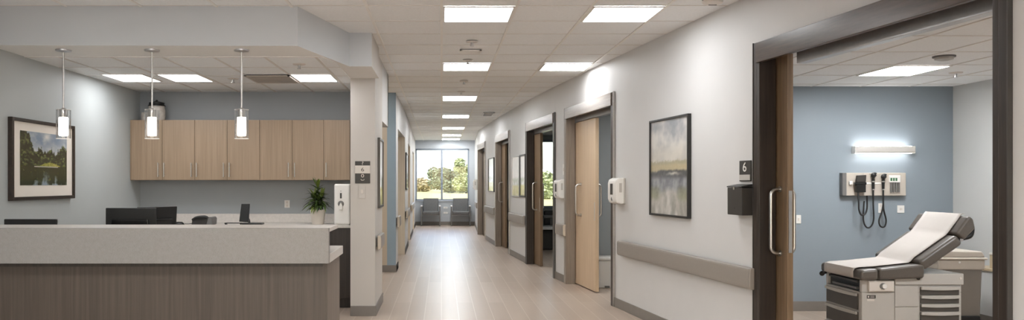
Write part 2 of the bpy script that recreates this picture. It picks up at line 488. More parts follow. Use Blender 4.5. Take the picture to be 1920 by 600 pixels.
# room behind the third opening, with its window
Y3 = 17.4
XA, XB, ZA, ZB = 2.16, 3.0, .88, 2.27
w = MB().box(1.85, 3.4, Y3, Y3 + .12, 0, ZA).box(1.85, 3.4, Y3, Y3 + .12, ZB, CEIL).box(1.85, XA, Y3, Y3 + .12, ZA, ZB).box(XB, 3.4, Y3, Y3 + .12, ZA, ZB)
w.box(1.80, 1.85, 15.2, Y3 + .1, 0, CEIL).box(XR(15.2) + .1, 1.85, 15.15, 15.2, 0, CEIL)
struct('wall_third_room_back', w, M['room_grey'])
struct('wall_third_room_right', MB().box(3.4, 3.5, 11.4, Y3 + .12, 0, CEIL), M['room_grey'])
struct('ceiling_third_room', MB().prism([(XR(11.4) + .1, 11.4), (3.4, 11.4), (3.4, Y3), (1.85, Y3), (1.85, 15.2), (XR(15.2) + .1, 15.2)], ROOMC, ROOMC + .05), M['tile'])
win = MB().box(XA - .07, XA + .03, Y3 - .02, Y3 + .06, ZA - .05, ZB + .05).box(XB - .03, XB + .05, Y3 - .02, Y3 + .06, ZA, ZB)
win.box(XA - .07, XB + .05, Y3 - .02, Y3 + .06, ZB, ZB + .05).box(XA - .07, XB + .05, Y3 - .02, Y3 + .06, ZA - .05, ZA)
w2 = struct('window_2', win, M['winframe'], label='bright window seen through the third doorway', cat='window')
obj('window_pane', MB().box(XA, XB, Y3 + .02, Y3 + .026, ZA, ZB), M['glass'], w2)
# rooms behind the far openings
struct('wall_fourth_room', MB().box(1.80, 1.85, Y3 + .1, 18.7, 0, CEIL).box(XR(18.6) + .1, 1.85, 18.6, 18.7, 0, CEIL), M['room_grey'])
struct('ceiling_fourth_room', MB().prism([(XR(15.2) + .1, 15.2), (1.8, 15.2), (1.8, 18.6), (XR(18.6) + .1, 18.6)], ROOMC, ROOMC + .05), M['tile'])
struct('wall_fifth_room', MB().box(1.62, 1.67, 19.2, 22, 0, CEIL).box(XR(19.2) + .1, 1.67, 19.15, 19.2, 0, CEIL).box(XR(22) + .1, 1.67, 22, 22.05, 0, CEIL), M['tanwall'])
struct('ceiling_fifth_room', MB().prism([(XR(19.2) + .1, 19.2), (1.62, 19.2), (1.62, 22), (XR(22) + .1, 22)], ROOMC, ROOMC + .05), M['tile'])

# ------------------------------------------------------------------ right door frames, doors
def handle_mb(t, z0, z1, nf, out, r):
    a = []
    k = .045
    s_ = 1 if out > 0 else -1
    pts = [(t, nf, z1), (t, nf + out - s_ * k, z1)]
    for i in range(1, 6):
        an = PI / 2 * i / 6
        pts.append((t, nf + out - s_ * k + s_ * k * math.sin(an), z1 - k + k * math.cos(an)))
    pts += [(t, nf + out, z1 - k), (t, nf + out, (z0 + z1) / 2), (t, nf + out, z0 + k)]
    for i in range(1, 6):
        an = PI / 2 * i / 6
        pts.append((t, nf + out - s_ * k + s_ * k * math.cos(an), z0 + k - k * math.sin(an)))
    pts += [(t, nf + out - s_ * k, z0), (t, nf, z0)]
    mb = MB().tube(pts, r, 12)
    for z in (z0, z1):
        mb.cyl((t, nf, z), (t, nf + s_ * .008, z), r * 1.7)
    return mb
DN = ['nearest exam room, at the right edge', 'second opening, beside the white wall dispenser', 'third opening, with a bright window behind', 'fourth opening down the corridor', 'last opening, nearest the end window']
spec = [  # frame, header, door mats, lead px, handle px, z range, jamb depth
    ('dark', 'dark_head', 'door_near', 1478, 1465, (.875, 1.335)),
    ('taupe', 'taupe_head', 'door_pale', 1117, 1090, (.95, 1.36)),
    ('dark', 'taupe_head', 'door_near', 1013, 1007, (.93, 1.385)),
    ('taupe', 'taupe_head', 'door_near', 947, 942, (.97, 1.39)),
    ('taupe', 'taupe_head', 'taupe', 908, 904.5, (.97, 1.39)),
]
for i, ((a, b), (fm, hm, dm, lead, hpx, hz)) in enumerate(zip(doorsR, spec)):
    f = RW(a, b); T = f.T(); L = f.L
    fr = bpy.data.objects.new('trim_%d' % (i + 1), None); C.objects.link(fr)
    fr.matrix_world = T; fr['kind'] = 'structure'; fr['label'] = 'wide stained timber frame of the ' + DN[i]; fr['category'] = 'door frame'
    jw = .035
    m = MB().box(L - jw, L, -.105, .022, 0, HD).box(L, L + .05, 0, .022, 0, HD + .07)
    obj('jamb', m, M[fm], fr, bevel=.003)
    m = MB().box(0, jw, -.105, .022, 0, HD).box(-.05, 0, 0, .022, 0, HD + .07)
    obj('jamb', m, M['dark'], fr, bevel=.003)
    m = MB().box(.002, L - .002, 0, .034, HD - .08, HD + .065).box(.03, L - .03, -.105, 0, HD - .03, HD + .01)
    obj('header', m, M[hm], fr, bevel=.003)
    m = MB().box(-.056, -.05, 0, .026, 0, HD + .072).box(L + .05, L + .056, 0, .026, 0, HD + .072)
    obj('metal_edge', m, M['edge'] if i in (0, 2) else M['steel'], fr, label='thin metal edge strip')
    d = bpy.data.objects.new('door_%d' % (i + 1), None); C.objects.link(d)
    d.matrix_world = T; d['kind'] = 'structure'; d['label'] = 'sliding oak door standing part open in the ' + DN[i]; d['category'] = 'door'
    yl = wy(lead, -.115); tl = (yl - a) / (b - a) * L
    dl = min(1.15, L + .75 - tl)
    zt = HD - (.035 if i == 0 else .13)
    obj('door_panel', MB().box(tl, tl + dl, -.16, -.115, .012, zt), M[dm], d, bevel=.003)
    yh = wy(hpx, -.115); th = (yh - a) / (b - a) * L
    r = .0125
    obj('handle', handle_mb(th, hz[0], hz[1], -.115, .072, r), M['steel'], d, smooth=True)
    obj('handle', handle_mb(th if i != 1 else tl + .1, hz[0], hz[1], -.16, -.06, r), M['steel'], d, smooth=True)
    if i < 3:
        zc = (hz[0] + hz[1]) / 2
        obj('lock_plate', MB().box(tl - .003, tl, -.15, -.125, zc - .22, zc + .22) if i == 0 else MB().box(tl + .03, tl + .05, -.116, -.112, zc - .25, zc - .02), M['alum'], d)
    obj('track_cover', MB().box(.05, (tl - .13 if i == 0 else L - .05), -.175, -.107, HD - .125, HD - .032), M['alum'], d, bevel=.004)

# ------------------------------------------------------------------ wall objects on the right
def on_right(px0, px1, off):            # frame between two pixel columns (near px0, far px1)
    return RW(wy(px0, off), wy(px1, off))
def rail(name_label, f, z0, z1, cap_near=None):
    t = thing('handrail', name_label, 'handrail', f.p(0, 0, 0), f.rz, 'wall handrails')
    prof = [(0.02, z0), (.052, z0 + .006), (.058, z0 + .03), (.058, z1 - .03), (.052, z1 - .006), (.02, z1)]
    obj('rail', MB().prism(prof, .02, f.L - .02, 'x'), M['rail'], t, bevel=.004)
    for a, b in ((0, .02), (f.L - .02, f.L)):
        obj('end_cap', MB().prism(prof, a, b, 'x'), M['rail'] if cap_near is None else M[cap_near], t, bevel=.006)
    for q in (.15, .5, .85): obj('bracket', MB().box(f.L * q - .03, f.L * q + .03, .0005, .0195, z0 + .03, z1 - .03), M['midgrey'], t)
    return t
rail('long taupe handrail under the abstract painting', on_right(1405, 1156, .058), .595, .758)
rail('short taupe handrail between the second and third doorways', on_right(1058, 1043, .04), .65, .81, 'railcap')
rail('taupe handrail below the pair of narrow prints', RW(13.72, 15.35), .66, .82)
rail('taupe handrail below the pale print near the fourth doorway', RW(17.5, 19.4), .67, .84)
rail('taupe handrail on the right beside the end wall chairs', RW(21.6, 24.0), .69, .85)
for lab, a, b, z0, z1 in (('cream ended handrail on the side of the reception pillar', 8.36, 8.95, .68, .83),
                          ('handrail on the side of the blue pier', 12.44, 12.95, .69, .86),
                          ('handrail on the left wall just past the first oak door recess', 15.5, 17.4, .69, .85),
                          ('handrail on the left wall past the second oak door recess', 19.5, 22.2, .69, .85),):
    rail(lab, LW(a, b), z0, z1, 'railcap')

def art_mesh(w, h, nx, ny, fn):
    me = bpy.data.meshes.new('artwork')
    vs, cs, fs = [], [], []
    for j in range(ny + 1):
        for i in range(nx + 1):
            u, v = i / nx, j / ny
            vs.append((w / 2 - u * w, 0, -h / 2 + v * h))
            c = fn(u, v); cs.append((lin(c[0]), lin(c[1]), lin(c[2]), 1))
    for j in range(ny):
        for i in range(nx):
            a = j * (nx + 1) + i
            fs.append((a, a + nx + 1, a + nx + 2, a + 1))
    me.from_pydata(vs, [], fs)
    at = me.color_attributes.new('Col', 'FLOAT_COLOR', 'POINT')
    for k, c in enumerate(cs): at.data[k].color = c
    return me
def N(x, y, z=0): return noise.fractal(Vector((x, y, z)), 1.0, 2.0, 4)
def mixc(a, b, t):
    t = max(0, min(1, t)); return tuple(a[k] + (b[k] - a[k]) * t for k in range(3))
def sm(a, b, x):
    t = max(0, min(1, (x - a) / (b - a))); return t * t * (3 - 2 * t)
def art_lake(u, v):
    n = N(u * 9, v * 9); n2 = N(u * 22, v * 22, 3); n3 = N(u * 3, v * 3, 7)
    hz = .36
    def tree(u):
        h = .27 + .06 * N(u * 7, 1.3) + .06 * N(u * 25, 2.2)
        h += .36 * sm(.30, .16, u) + .07 * math.exp(-((u - .40) / .05) ** 2) + .09 * math.exp(-((u - .63) / .05) ** 2) + .12 * sm(.74, .88, u)
        return hz + h
    if v > hz:
        sky = mixc((196, 198, 198), (128, 146, 166), (v - .5) * 1.6 + n3 * .5)
        sky = mixc(sky, (226, 224, 218), .9 * math.exp(-((u - .55) ** 2 + (v - .93) ** 2) / .006) + .35 * max(0, n))
        e = tree(u) - v + .05 * n2
        col = mixc(sky, mixc((30, 38, 24), (110, 116, 70), .34 + n2 * .75 + n * .45), sm(-.01, .015, e))
        lawn = 1 - ((u - .62) / .24) ** 2
        if lawn > 0 and v < hz + .075 * lawn: col = mixc((126, 130, 58), (178, 172, 88), .5 + n2)
        elif v < hz + .03: col = mixc((44, 54, 28), (96, 104, 50), .4 + n)
        return col
    if v > hz - .018 and .28 < u < .80: return (178, 172, 158)
    e = tree(u + .015 * n2) - (2 * hz - v) * 1.0
    refl = mixc((150, 162, 172), (46, 52, 30), sm(-.05, .1, (hz - v) * .15 + e + .1 * n))
    refl = mixc(refl, (140, 156, 170), .8 * math.exp(-((u - .52) / .06) ** 2) * sm(.02, .2, hz - v) * (.6 + .6 * n2))
    return mixc(refl, (116, 118, 40), .6 * max(0, n2) * (1 if v > .08 else 0))
def art_abstract(u, v):
    n = N(u * 2.6, v * 3.4); n2 = N(u * 9, v * 5, 4); n3 = N(u * 20, v * 30, 9)
    w = v + .012 * n2
    c = mixc((150, 154, 160), (212, 209, 204), .55 + n * 1.1 + .3 * n2)
    c = mixc(c, (208, 202, 190), sm(.80, .62, w) * .7)
    c = mixc(c, (156, 148, 116), sm(.575, .555, w + .015 * n3) * .75)
    c = mixc(c, (188, 174, 138), sm(.55, .51, w) * .8)
    c = mixc(c, (64, 67, 72), sm(.475, .45, w + .02 * n) * .95)
    c = mixc(c, (214, 208, 196), .9 * math.exp(-((u - .62) / .16) ** 2 - ((w - .435 - .02 * n) / .013) ** 2))
    c = mixc(c, mixc((98, 102, 110), (158, 160, 164), .45 + n2 * .9 + n * .4), sm(.43, .36, w))
    c = mixc(c, mixc((148, 146, 138), (204, 200, 194), .55 + n2 * .8 - abs(u - .45) * .5), sm(.30, .20, w + .04 * n))
    c = mixc(c, (122, 126, 92), .55 * sm(.12, .2, w) * sm(.32, .26, w) * sm(.18, .34, abs(u - .5)))
    return mixc(c, (226, 222, 214), max(0, n3) * .2)
def art_pale(u, v):
    n = N(u * 5, v * 6)
    c = mixc((240, 243, 245), (252, 252, 252), .5 + n)
    c = mixc(c, (176, 186, 164), .8 * sm(.50, .42, v + .05 * n) * sm(-.2, .4, n + .2))
    return mixc(c, mixc((196, 192, 118), (226, 220, 168), .5 + n), sm(.30, .24, v))

def picture(f, z0, z1, label, fn, nx, ny, matboard=0, depth=.03, fw=.022, frame='frame_black', artmat='art', group=None, name='framed_picture', cat='picture'):
    w, h = f.L, z1 - z0
    t = thing(name, label, cat, f.p(w / 2, 0, (z0 + z1) / 2), f.rz, group)
    m = MB().box(-w / 2, -w / 2 + fw, .001, depth, -h / 2, h / 2).box(w / 2 - fw, w / 2, .001, depth, -h / 2, h / 2)
    m.box(-w / 2 + fw, w / 2 - fw, .001, depth, h / 2 - fw, h / 2).box(-w / 2 + fw, w / 2 - fw, .001, depth, -h / 2, -h / 2 + fw)
    obj('frame', m, M[frame], t, bevel=.002)
    aw, ah = w - 2 * fw, h - 2 * fw
    if matboard:
        obj('mat_board', MB().box(-aw / 2, aw / 2, .002, depth - .016, -ah / 2, ah / 2), M['mat_board'], t)
        aw -= 2 * matboard[0]; ah -= 2 * matboard[1]
    me = art_mesh(aw, ah, nx, ny, fn); me.materials.append(M[artmat])
    o = bpy.data.objects.new('artwork', me); C.objects.link(o); o.parent = t; o.location = (0, depth - .014, .012 if matboard else 0)
    return t
picture(on_right(1289, 1216.5, .035), 1.068, 1.985, 'tall black framed abstract landscape painting in greys and ochre', art_abstract, 60, 100, depth=.035, fw=.02, artmat='art_paint')
pf = WF((XLW, 7.73), (XLW, 6.60))
picture(pf, 1.232, 1.928, 'dark framed photo of trees around a pond on the reception wall', art_lake, 130, 100, (.115, .085), .04, .03, 'frame_dark')
picture(RW(14.35, 15.15), 1.13, 1.87, 'narrow pale print, the farther of the pair past the third doorway', art_pale, 20, 30, depth=.02, fw=.012, frame='alum', group='pale corridor prints')
picture(RW(13.75, 14.3), 1.13, 1.88, 'narrow pale print of the pair, with the wide black frame, beside the third doorway', art_pale, 20, 30, depth=.02, fw=.03, group='pale corridor prints')
picture(RW(17.7, 18.8), 1.18, 1.95, 'single pale print between the fourth and last doorways', art_pale, 20, 30, depth=.03, fw=.02, group='pale corridor prints')
picture(LW(8.62, 9.2), 1.11, 1.87, 'silver and dark framed print on the pillar side, seen edge on', art_pale, 20, 30, depth=.03, fw=.025, frame='edge')
picture(LW(15.7, 16.9), 1.25, 1.98, 'dark framed print on the left wall between the oak door recesses', art_pale, 20, 30, depth=.03, fw=.025)

def text_mesh(s, size):
    cu = bpy.data.curves.new('t', 'FONT'); cu.body = s; cu.size = size; cu.align_x = 'CENTER'; cu.align_y = 'CENTER'; cu.extrude = .0008
    o = bpy.data.objects.new('t', cu); C.objects.link(o)
    dg = bpy.context.evaluated_depsgraph_get(); dg.update()
    me = bpy.data.meshes.new_from_object(o.evaluated_get(dg))
    bpy.data.objects.remove(o)
    me.transform(Matrix(((-1, 0, 0, 0), (0, 0, 1, 0), (0, 1, 0, 0), (0, 0, 0, 1))))
    return me
def lettering(s, size, mat, parent, loc, name='lettering', sx=1):
    me = text_mesh(s, size); me.materials.append(mat)
    o = bpy.data.objects.new(name, me); C.objects.link(o); o.parent = parent; o.location = loc; o.scale = (sx, 1, 1)
    return o

# room sign 6
f = on_right(1407, 1386, .012)
t = thing('room_sign', 'small brown room sign with a white 6 and pale lower strip', 'sign', f.p(f.L / 2, 0, 1.47), f.rz)
h = .155; hw = f.L / 2
obj('plate', MB().box(-hw, hw, .001, .012, -h / 2, h / 2), M['charcoal'], t, bevel=.002)
obj('name_strip', MB().box(-hw + .006, hw - .006, .012, .015, -h / 2 + .008, -.028), M['greywhite'], t)
lettering('6', .10, M['white'], t, (0, .014, .026), 'numeral', 1.25)

# black wall box
f = on_right(1390, 1363, .085)
fy0 = wy(1403)
t = thing('document_box', 'black lidded wall box under the brown number 6 sign', 'box', f.p(f.L / 2, .001, 1.14), f.rz)
hw = f.L / 2
obj('body', MB().box(-hw, hw, 0, .085, 0, .205), M['charcoal'], t, bevel=.004)
obj('lid', MB().prism([(0, .207), (.09, .207), (.09, .216), (.0, .232)], -hw - .003, hw + .003, 'x'), M['black'], t, bevel=.003)
obj('latch', MB().box(-.008, .008, .086, .094, .188, .21), M['steel'], t, bevel=.002)
obj('keyhole', MB().cyl((0, .085, .05), (0, .087, .05), .004), M['black'], t)

def dispenser(label, f, z0, z1, depth=.10):
    t = thing('soap_dispenser', label, 'dispenser', f.p(f.L / 2, 0, z0), f.rz, 'white wall dispensers')
    w, h = f.L / 2, z1 - z0
    prof = [(.0015, .01), (.0015, h), (depth * .55, h), (depth * .9, h * .93), (depth, h * .8), (depth, h * .2), (depth * .85, h * .05), (depth * .4, 0)]
    obj('cover', MB().prism(prof, -w, w, 'x'), M['white'], t, bevel=.014, seg=4)
    obj('back_plate', MB().box(-w - .004, w + .004, .0005, .018, .004, h - .004), M['greywhite'], t, bevel=.003)
    m = MB().box(-w * .3, w * .3, depth - .002, depth + .003, h * .36, h * .78)
    obj('viewing_slot', m, M['charcoal'], t, bevel=.004)
    obj('sensor', MB().sphere((0, depth - .004, h * .2), .016, (1, .6, 1.4)), M['midgrey'], t, smooth=True)
    obj('side_panel', MB().box(-w - .001, -w + .002, depth * .35, depth * .62, h * .45, h * .8), M['offwhite'] if z1 < 1 else M['greywhite'], t, bevel=.0015)
    return t
f = RW(8.55, 8.78)
dispenser('white dispenser on the wall beside the second doorway frame', RW(8.60, 8.86), 1.15, 1.435, .11)
dispenser('cream white dispenser between the second and third doorways', RW(11.03, 11.30), 1.16, 1.43, .10)
dispenser('small white dispenser on the right near the end window', RW(22.6, 22.9), 1.18, 1.48, .12)
def plate(name, label, cat, f, z0, z1, mat='white', toggles=1, group=None):
    t = thing(name, label, cat, f.p(f.L / 2, 0, (z0 + z1) / 2), f.rz, group)
    h = (z1 - z0) / 2
    obj('plate', MB().box(-f.L / 2, f.L / 2, .0005, .008, -h, h), M[mat], t, bevel=.002)
    m = MB()
    for k in range(toggles):
        zc = 0 if toggles == 1 else (-h * .42 + k * h * .84)
        m.box(-f.L * .18, f.L * .18, .008, .013, zc - h * .3, zc + h * .3)
    obj('rocker' if toggles == 1 else 'socket', m, M['offwhite'], t, bevel=.001)
    return t
plate('wall_switch', 'white wall plate above the cream dispenser by the second doorway', 'switch', RW(11.02, 11.14), 1.49, 1.64)
plate('wall_switch', 'white wall plate beside the third doorway frame', 'switch', RW(13.69, 13.74), 1.35, 1.55)

# pillar sign
t = thing('pillar_sign', 'dark and pale three band sign on the reception pillar', 'sign', P(680, 323, 8.3) + Vector((0, -.001, 0)), PI)
obj('plate', MB().box(-.078, .078, .001, .008, -.115, .115), M['charcoal'], t, bevel=.002)
obj('pale_band', MB().box(-.078, .078, .008, .011, -.012, .07), M['offwhite'], t)
lettering('?', .05, M['offwhite'], t, (0, .012, .092), 'mark', 1.5)
lettering('6', .055, M['charcoal'], t, (0, .012, .026), 'mark', 1.3)
lettering('0', .05, M['offwhite'], t, (0, .012, -.038), 'mark', 1.4)
m = MB().tube(spline([(.018, .009, -.072), (.01, .009, -.082), (-.01, .009, -.082), (-.018, .009, -.072)], 4), .003, 6)
obj('mark', m, M['offwhite'], t)
plate('wall_switch', 'faint cream wall plate below the pillar sign', 'switch', WF((-.79, 8.3), (-.86, 8.3)), 1.22, 1.36, 'wall_left')

# ------------------------------------------------------------------ lights
def ceiling_light(label, x, y, z, wx, wy_, mat='panel_light', first={}):
    if (wx, wy_, mat) not in first:
        t = thing('ceiling_light', label, 'ceiling light', (x, y, z), 0, 'ceiling light panels')
        a, b = wx / 2, wy_ / 2
        m = MB().box(-a, a, -b, -b + .016, -.006, .004).box(-a, a, b - .016, b, -.006, .004).box(-a, -a + .016, -b, b, -.006, .004).box(a - .016, a, -b, b, -.006, .004)
        obj('frame', m, M['tbar'], t)
        obj('diffuser', MB().box(-a + .016, a - .016, -b + .016, b - .016, -.003, .003), M[mat], t)
        first[(wx, wy_, mat)] = t
        return t
    return dup(first[(wx, wy_, mat)], (x, y, z), 0, label, 'ceiling light panels')
ORD = ['nearest', 'second', 'third', 'fourth', 'fifth', 'sixth', 'last']
for i, yy in enumerate((6.6, 9.6, 13.2, 16.8, 20.4, 23.4, 25.5)):
    ceiling_light('ceiling light panel, %s in the long row down the corridor' % ORD[i], .2965, yy, CEIL, .571, .58, 'panel_light' if i < 2 else 'panel_bright')
ceiling_light('ceiling light panel near the wall above the abstract painting', 1.4825, 6.6, CEIL, .571, .58)
ceiling_light('ceiling light panel near the wall above the second doorway', 1.4825, 9.6, CEIL, .571, .58)
for x in (-2.6, -.89, 1.4825):
    for yy in ((3.6, .6, -2.4) if x < 1 else (.6, -2.4)):
        ceiling_light('unseen light panel added behind the viewer as fill', x if x > 0 else round(x / .593) * .593 - .2965, yy, CEIL, .571, .58, 'panel_light' if i < 2 else 'panel_bright')  # unseen panels added to brighten the desk and soffit
for x, lab in ((-3.17, 'reception ceiling light panel in the left corner'), (-2.62, 'middle reception ceiling light panel'), (-1.30, 'reception ceiling light panel nearest the pillar')):
    ceiling_light(lab, x, 8.2, RECC - .008, .42, .58, 'panel_soft')
ceiling_light('exam room ceiling light panel above the exam table', 4.245, 7.375, ROOMC - .006, .51, .66, 'panel_exam')
ceiling_light('exam room ceiling light panel nearer the doorway side', 4.245, 4.6, ROOMC - .006, .51, .66, 'panel_exam')
ceiling_light('light panel in the room behind the second doorway', 2.9, 9.9, ROOMC - .006, .51, .66)
ceiling_light('light panel in the room behind the third doorway', 2.6, 13.4, ROOMC - .006, .51, .66)
ceiling_light('light panel added behind the last doorway to brighten the corridor', 1.33, 20.4, ROOMC - .006, .51, .66)  # added panel, its spill lifts the far corridor
ceiling_light('light panel added in the alcove to brighten the far corridor', -1.3, 11.2, CEIL - .006, .51, .66)  # added panel, hidden in the alcove to lift the far corridor

# pendants
def pendant():
    t = thing('pendant_lamp', 'x', 'pendant lamp', (0, 0, 0), 0, 'glass pendant lamps over the desk')
    obj('canopy', MB().lathe([(.062, 0), (.06, -.012), (.02, -.02)]), M['alum'], t, smooth=True)
    obj('rod', MB().cyl((0, 0, -.015), (0, 0, -.50), .0075, n=12), M['steel'], t, smooth=True)
    obj('socket', MB().lathe([(.012, -.475), (.03, -.487), (.031, -.50), (.031, -.552)]), M['steel'], t, smooth=True)
    obj('glass_shade', MB().lathe([(.056, -.485), (.056, -.722), (.051, -.722), (.051, -.489), (.012, -.487)], cap=False, n=40), M['lampglass'], t, smooth=True)
    for zr in (-.487, -.722): obj('bright_glass_rim', MB().lathe([(.0535, zr), (.0575, zr), (.0575, zr - .003), (.0535, zr - .003), (.0535, zr)], cap=False, n=40), M['white'], t)  # white rings stand in for the bright edges of the glass
    obj('diffuser', MB().lathe([(.034, -.55), (.036, -.56), (.036, -.69), (.033, -.70)]), M['pendant_light'], t, smooth=True)
    return t
pp = [(P(119, 0, 6.52).x, 'pendant lamp hanging in front of the pond picture'), (P(285, 0, 6.52).x, 'pendant lamp hanging below the white jar on the cabinets'), (P(453, 0, 6.52).x, 'pendant lamp hanging in front of the cabinets, nearest the pillar')]
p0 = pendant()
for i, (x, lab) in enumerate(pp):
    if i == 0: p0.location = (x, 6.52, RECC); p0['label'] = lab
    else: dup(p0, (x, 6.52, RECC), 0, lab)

# ceiling fittings
def sprinkler(label, x, y, z, r=.05, first=[]):
    if not first:
        t = thing('ceiling_sprinkler', label, 'sprinkler', (x, y, z), 0, 'ceiling sprinklers')
        obj('escutcheon', MB().lathe([(.06, 0), (.055, -.008), (.02, -.012)]), M['offwhite'], t, smooth=True)
        obj('head', MB().lathe([(.012, -.008), (.012, -.04), (.02, -.042), (.02, -.046)]), M['alum'], t, smooth=True)
        first.append(t); return t
    return dup(first[0], (x, y, z), 0, label, 'ceiling sprinklers')
for lab, px, py, z in (('sprinkler head just behind the nearest corridor light panel', 885, 78, CEIL), ('sprinkler head just ahead of the second corridor light panel', 877, 113, CEIL),
                       ('sprinkler head just beyond the second corridor light panel', 870, 152, CEIL), ('sprinkler head ahead of the third corridor light panel', 865, 172, CEIL),
                       ('reception sprinkler head in front of the right light panel', 561, 120, RECC - .004), ('reception sprinkler head above the right pendant', 437, 147, RECC - .004),
                       ('exam room sprinkler head beside the ceiling light', 1792, 136, ROOMC)):
    Y = F * (z - EYE) / (PY - py)
    q = P(px, py, Y)
    sprinkler(lab, q.x, q.y, z)
def vent(name, label, px0, px1, py0, py1, z, mat):
    Y0, Y1_ = F * (z - EYE) / (PY - py0), F * (z - EYE) / (PY - py1)
    x0, x1 = P(px0, 0, (Y0 + Y1_) / 2).x, P(px1, 0, (Y0 + Y1_) / 2).x
    t = thing(name, label, 'vent', ((x0 + x1) / 2, (Y0 + Y1_) / 2, z))
    a, b = (x1 - x0) / 2, abs(Y1_ - Y0) / 2
    m = MB().box(-a, a, -b, -b + .02, -.012, 0).box(-a, a, b - .02, b, -.012, 0).box(-a, -a + .02, -b, b, -.012, 0).box(a - .02, a, -b, b, -.012, 0)
    obj('frame', m, M[mat], t)
    obj('backing', MB().box(-a + .02, a - .02, -b + .02, b - .02, -.003, 0), M['rail'], t)
    m = MB(); n = 9
    for k in range(n):
        yy = -b + .03 + (2 * b - .06) * k / (n - 1)
        m.box(-a + .02, a - .02, yy - .005, yy + .012, -.010, -.006)
    obj('louvre', m, M[mat], t)
vent('ceiling_vent', 'grey square air vent in the reception ceiling', 470, 552, 141, 154, RECC - .012, 'hamper_lid')
vent('ceiling_vent', 'thin white air vent in the corridor ceiling', 862, 902, 93, 99, CEIL, 'tbar')
vent('ceiling_vent', 'beige air vent far along the corridor ceiling', 905, 925, 211, 217, CEIL, 'tile')
q = P(1336, 2, F * (CEIL - EYE) / (PY + 3))
t = thing('smoke_detector', 'round smoke detector near the top edge by the right wall', 'smoke detector', (q.x, q.y, CEIL))
obj('base_ring', MB().lathe([(.075, 0), (.075, -.014)]), M['midgrey'], t, smooth=True)
obj('cover', MB().lathe([(.07, -.014), (.078, -.02), (.074, -.036), (.05, -.046), (.012, -.048)]), M['offwhite'], t, smooth=True)
obj('grille', MB().box(-.03, .03, -.004, .004, -.052, -.046), M['midgrey'], t)
q = P(1770, 105, F * (ROOMC - EYE) / (PY - 105))
t = thing('smoke_detector', 'round grey smoke detector on the exam room ceiling', 'smoke detector', (q.x, q.y, ROOMC))
obj('base_ring', MB().lathe([(.085, 0), (.085, -.012)]), M['midgrey'], t, smooth=True)
obj('cover', MB().lathe([(.07, -.012), (.068, -.03), (.03, -.04)]), M['greywhite'], t, smooth=True)

# ------------------------------------------------------------------ reception furniture
XD = -.825
t = thing('reception_desk', 'long brown oak reception desk under the pale quartz counter', 'reception desk', (XLW + .015, 5.75, 0))
W = XD - (XLW + .015)
obj('front_panel', MB().box(0, W, 0, .025, .0, .81), M['desk'], t)
obj('end_panel', MB().box(W - .025, W, .026, .72, .0, .81), M['desk_end'], t, label='lighter oak end panel')
obj('plinth_batten', MB().box(0, W - .03, -.012, 0, .78, .81), M['darkcab'], t)
obj('work_surface', MB().box(0, W - .55, .03, 1.5, .715, .745), M['stonetop'], t)
for x in (.05, W / 2, W - .62): obj('leg', MB().box(x, x + .05, 1.4, 1.45, 0, .715), M['midgrey'], t)
t = thing('quartz_counter', 'pale grey quartz counter capping the reception desk', 'countertop', (XLW + .015, 5.65, .81))
W2 = -.797 - (XLW + .015)
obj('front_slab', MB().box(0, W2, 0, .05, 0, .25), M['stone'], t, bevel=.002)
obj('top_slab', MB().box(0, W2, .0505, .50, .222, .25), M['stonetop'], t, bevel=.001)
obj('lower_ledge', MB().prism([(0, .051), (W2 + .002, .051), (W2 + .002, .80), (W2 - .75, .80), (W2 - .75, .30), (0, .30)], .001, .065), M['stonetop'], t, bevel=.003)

t = thing('quartz_worktop', 'pale quartz back counter along the reception back wall', 'countertop', (XLW + .01, 8.77, .885))
W = -.955 - XLW
obj('slab', MB().box(0, W - .01, 0, .72, 0, .028), M['stonetop'], t, bevel=.003)
obj('backsplash', MB().box(0, W - .01, .70, .722, .028, .13), M['stonetop'], t, bevel=.002)
n = 4
for k in range(n):
    wd = (W - .02) / n
    x0 = XLW + .012 + k * wd
    t = thing('base_cabinet', ['dark base cabinet in the reception corner', 'dark base cabinet second from the reception corner', 'dark base cabinet second from the pillar', 'dark base cabinet tucked against the pillar'][k], 'cabinet', (x0, 8.80, 0), 0, 'base cabinets under the back counter')
    obj('body', MB().box(.001, wd - .001, .02, .68, .10, .884).box(.001, wd - .001, .06, .68, 0, .1), M['darkcab'], t)
    obj('door', MB().box(.004, wd - .004, 0, .019, .11, .88), M['darkcab'], t, bevel=.002)

# wall cabinets
YC = 9.17; sC = F / YC
edges = [241.5, 304, 365, 426, 487, 548, 607, 656]
ZC0, ZC1 = 1.412, 2.103
units = [(0, 1), (2, 3), (4, 5), (6,)]
hand = {0: [297.5], 1: [308.5, 359.5], 2: [369.5, 420], 3: [431], 4: [541.5], 5: [553], 6: [612]}
labs = ['oak wall cabinet in the corner with the jars on top', 'oak wall cabinet second from the corner', 'oak wall cabinet above the wall outlet, second from the pillar', 'narrow oak wall cabinet end touching the pillar']
for u, ds in enumerate(units):
    x0 = P(edges[ds[0]], 0, YC).x; x1 = P(edges[ds[-1] + 1], 0, YC).x
    x0 = max(x0, XLW + .002); x1 = min(x1, -.95)
    t = thing('wall_cabinet', labs[u], 'cabinet', (x0, YC, ZC0), 0, 'oak wall cabinets')
    obj('body', MB().box(.0008, x1 - x0 - .0008, .02, YB - YC - .001, 0, ZC1 - ZC0), M['cab'], t)
    for d in ds:
        a = max(P(edges[d], 0, YC).x, XLW + (.025 if d == 0 else .002)) - x0 + .002; b = min(P(edges[d + 1], 0, YC).x, -.95) - x0 - .002
        do = obj('door', MB().box(a, b, 0, .019, .002, ZC1 - ZC0 - .002), M['cab'], t, bevel=.0015)
        for hp in hand[d]:
            hx = P(hp, 0, YC).x - x0
            m = MB().cyl((hx, -.028, .035), (hx, -.028, .20), .006, n=10)
            for zz in (.055, .18): m.cyl((hx, 0, zz), (hx, -.028, zz), .0045, n=8)
            obj('handle', m, M['steel'], do, smooth=True)

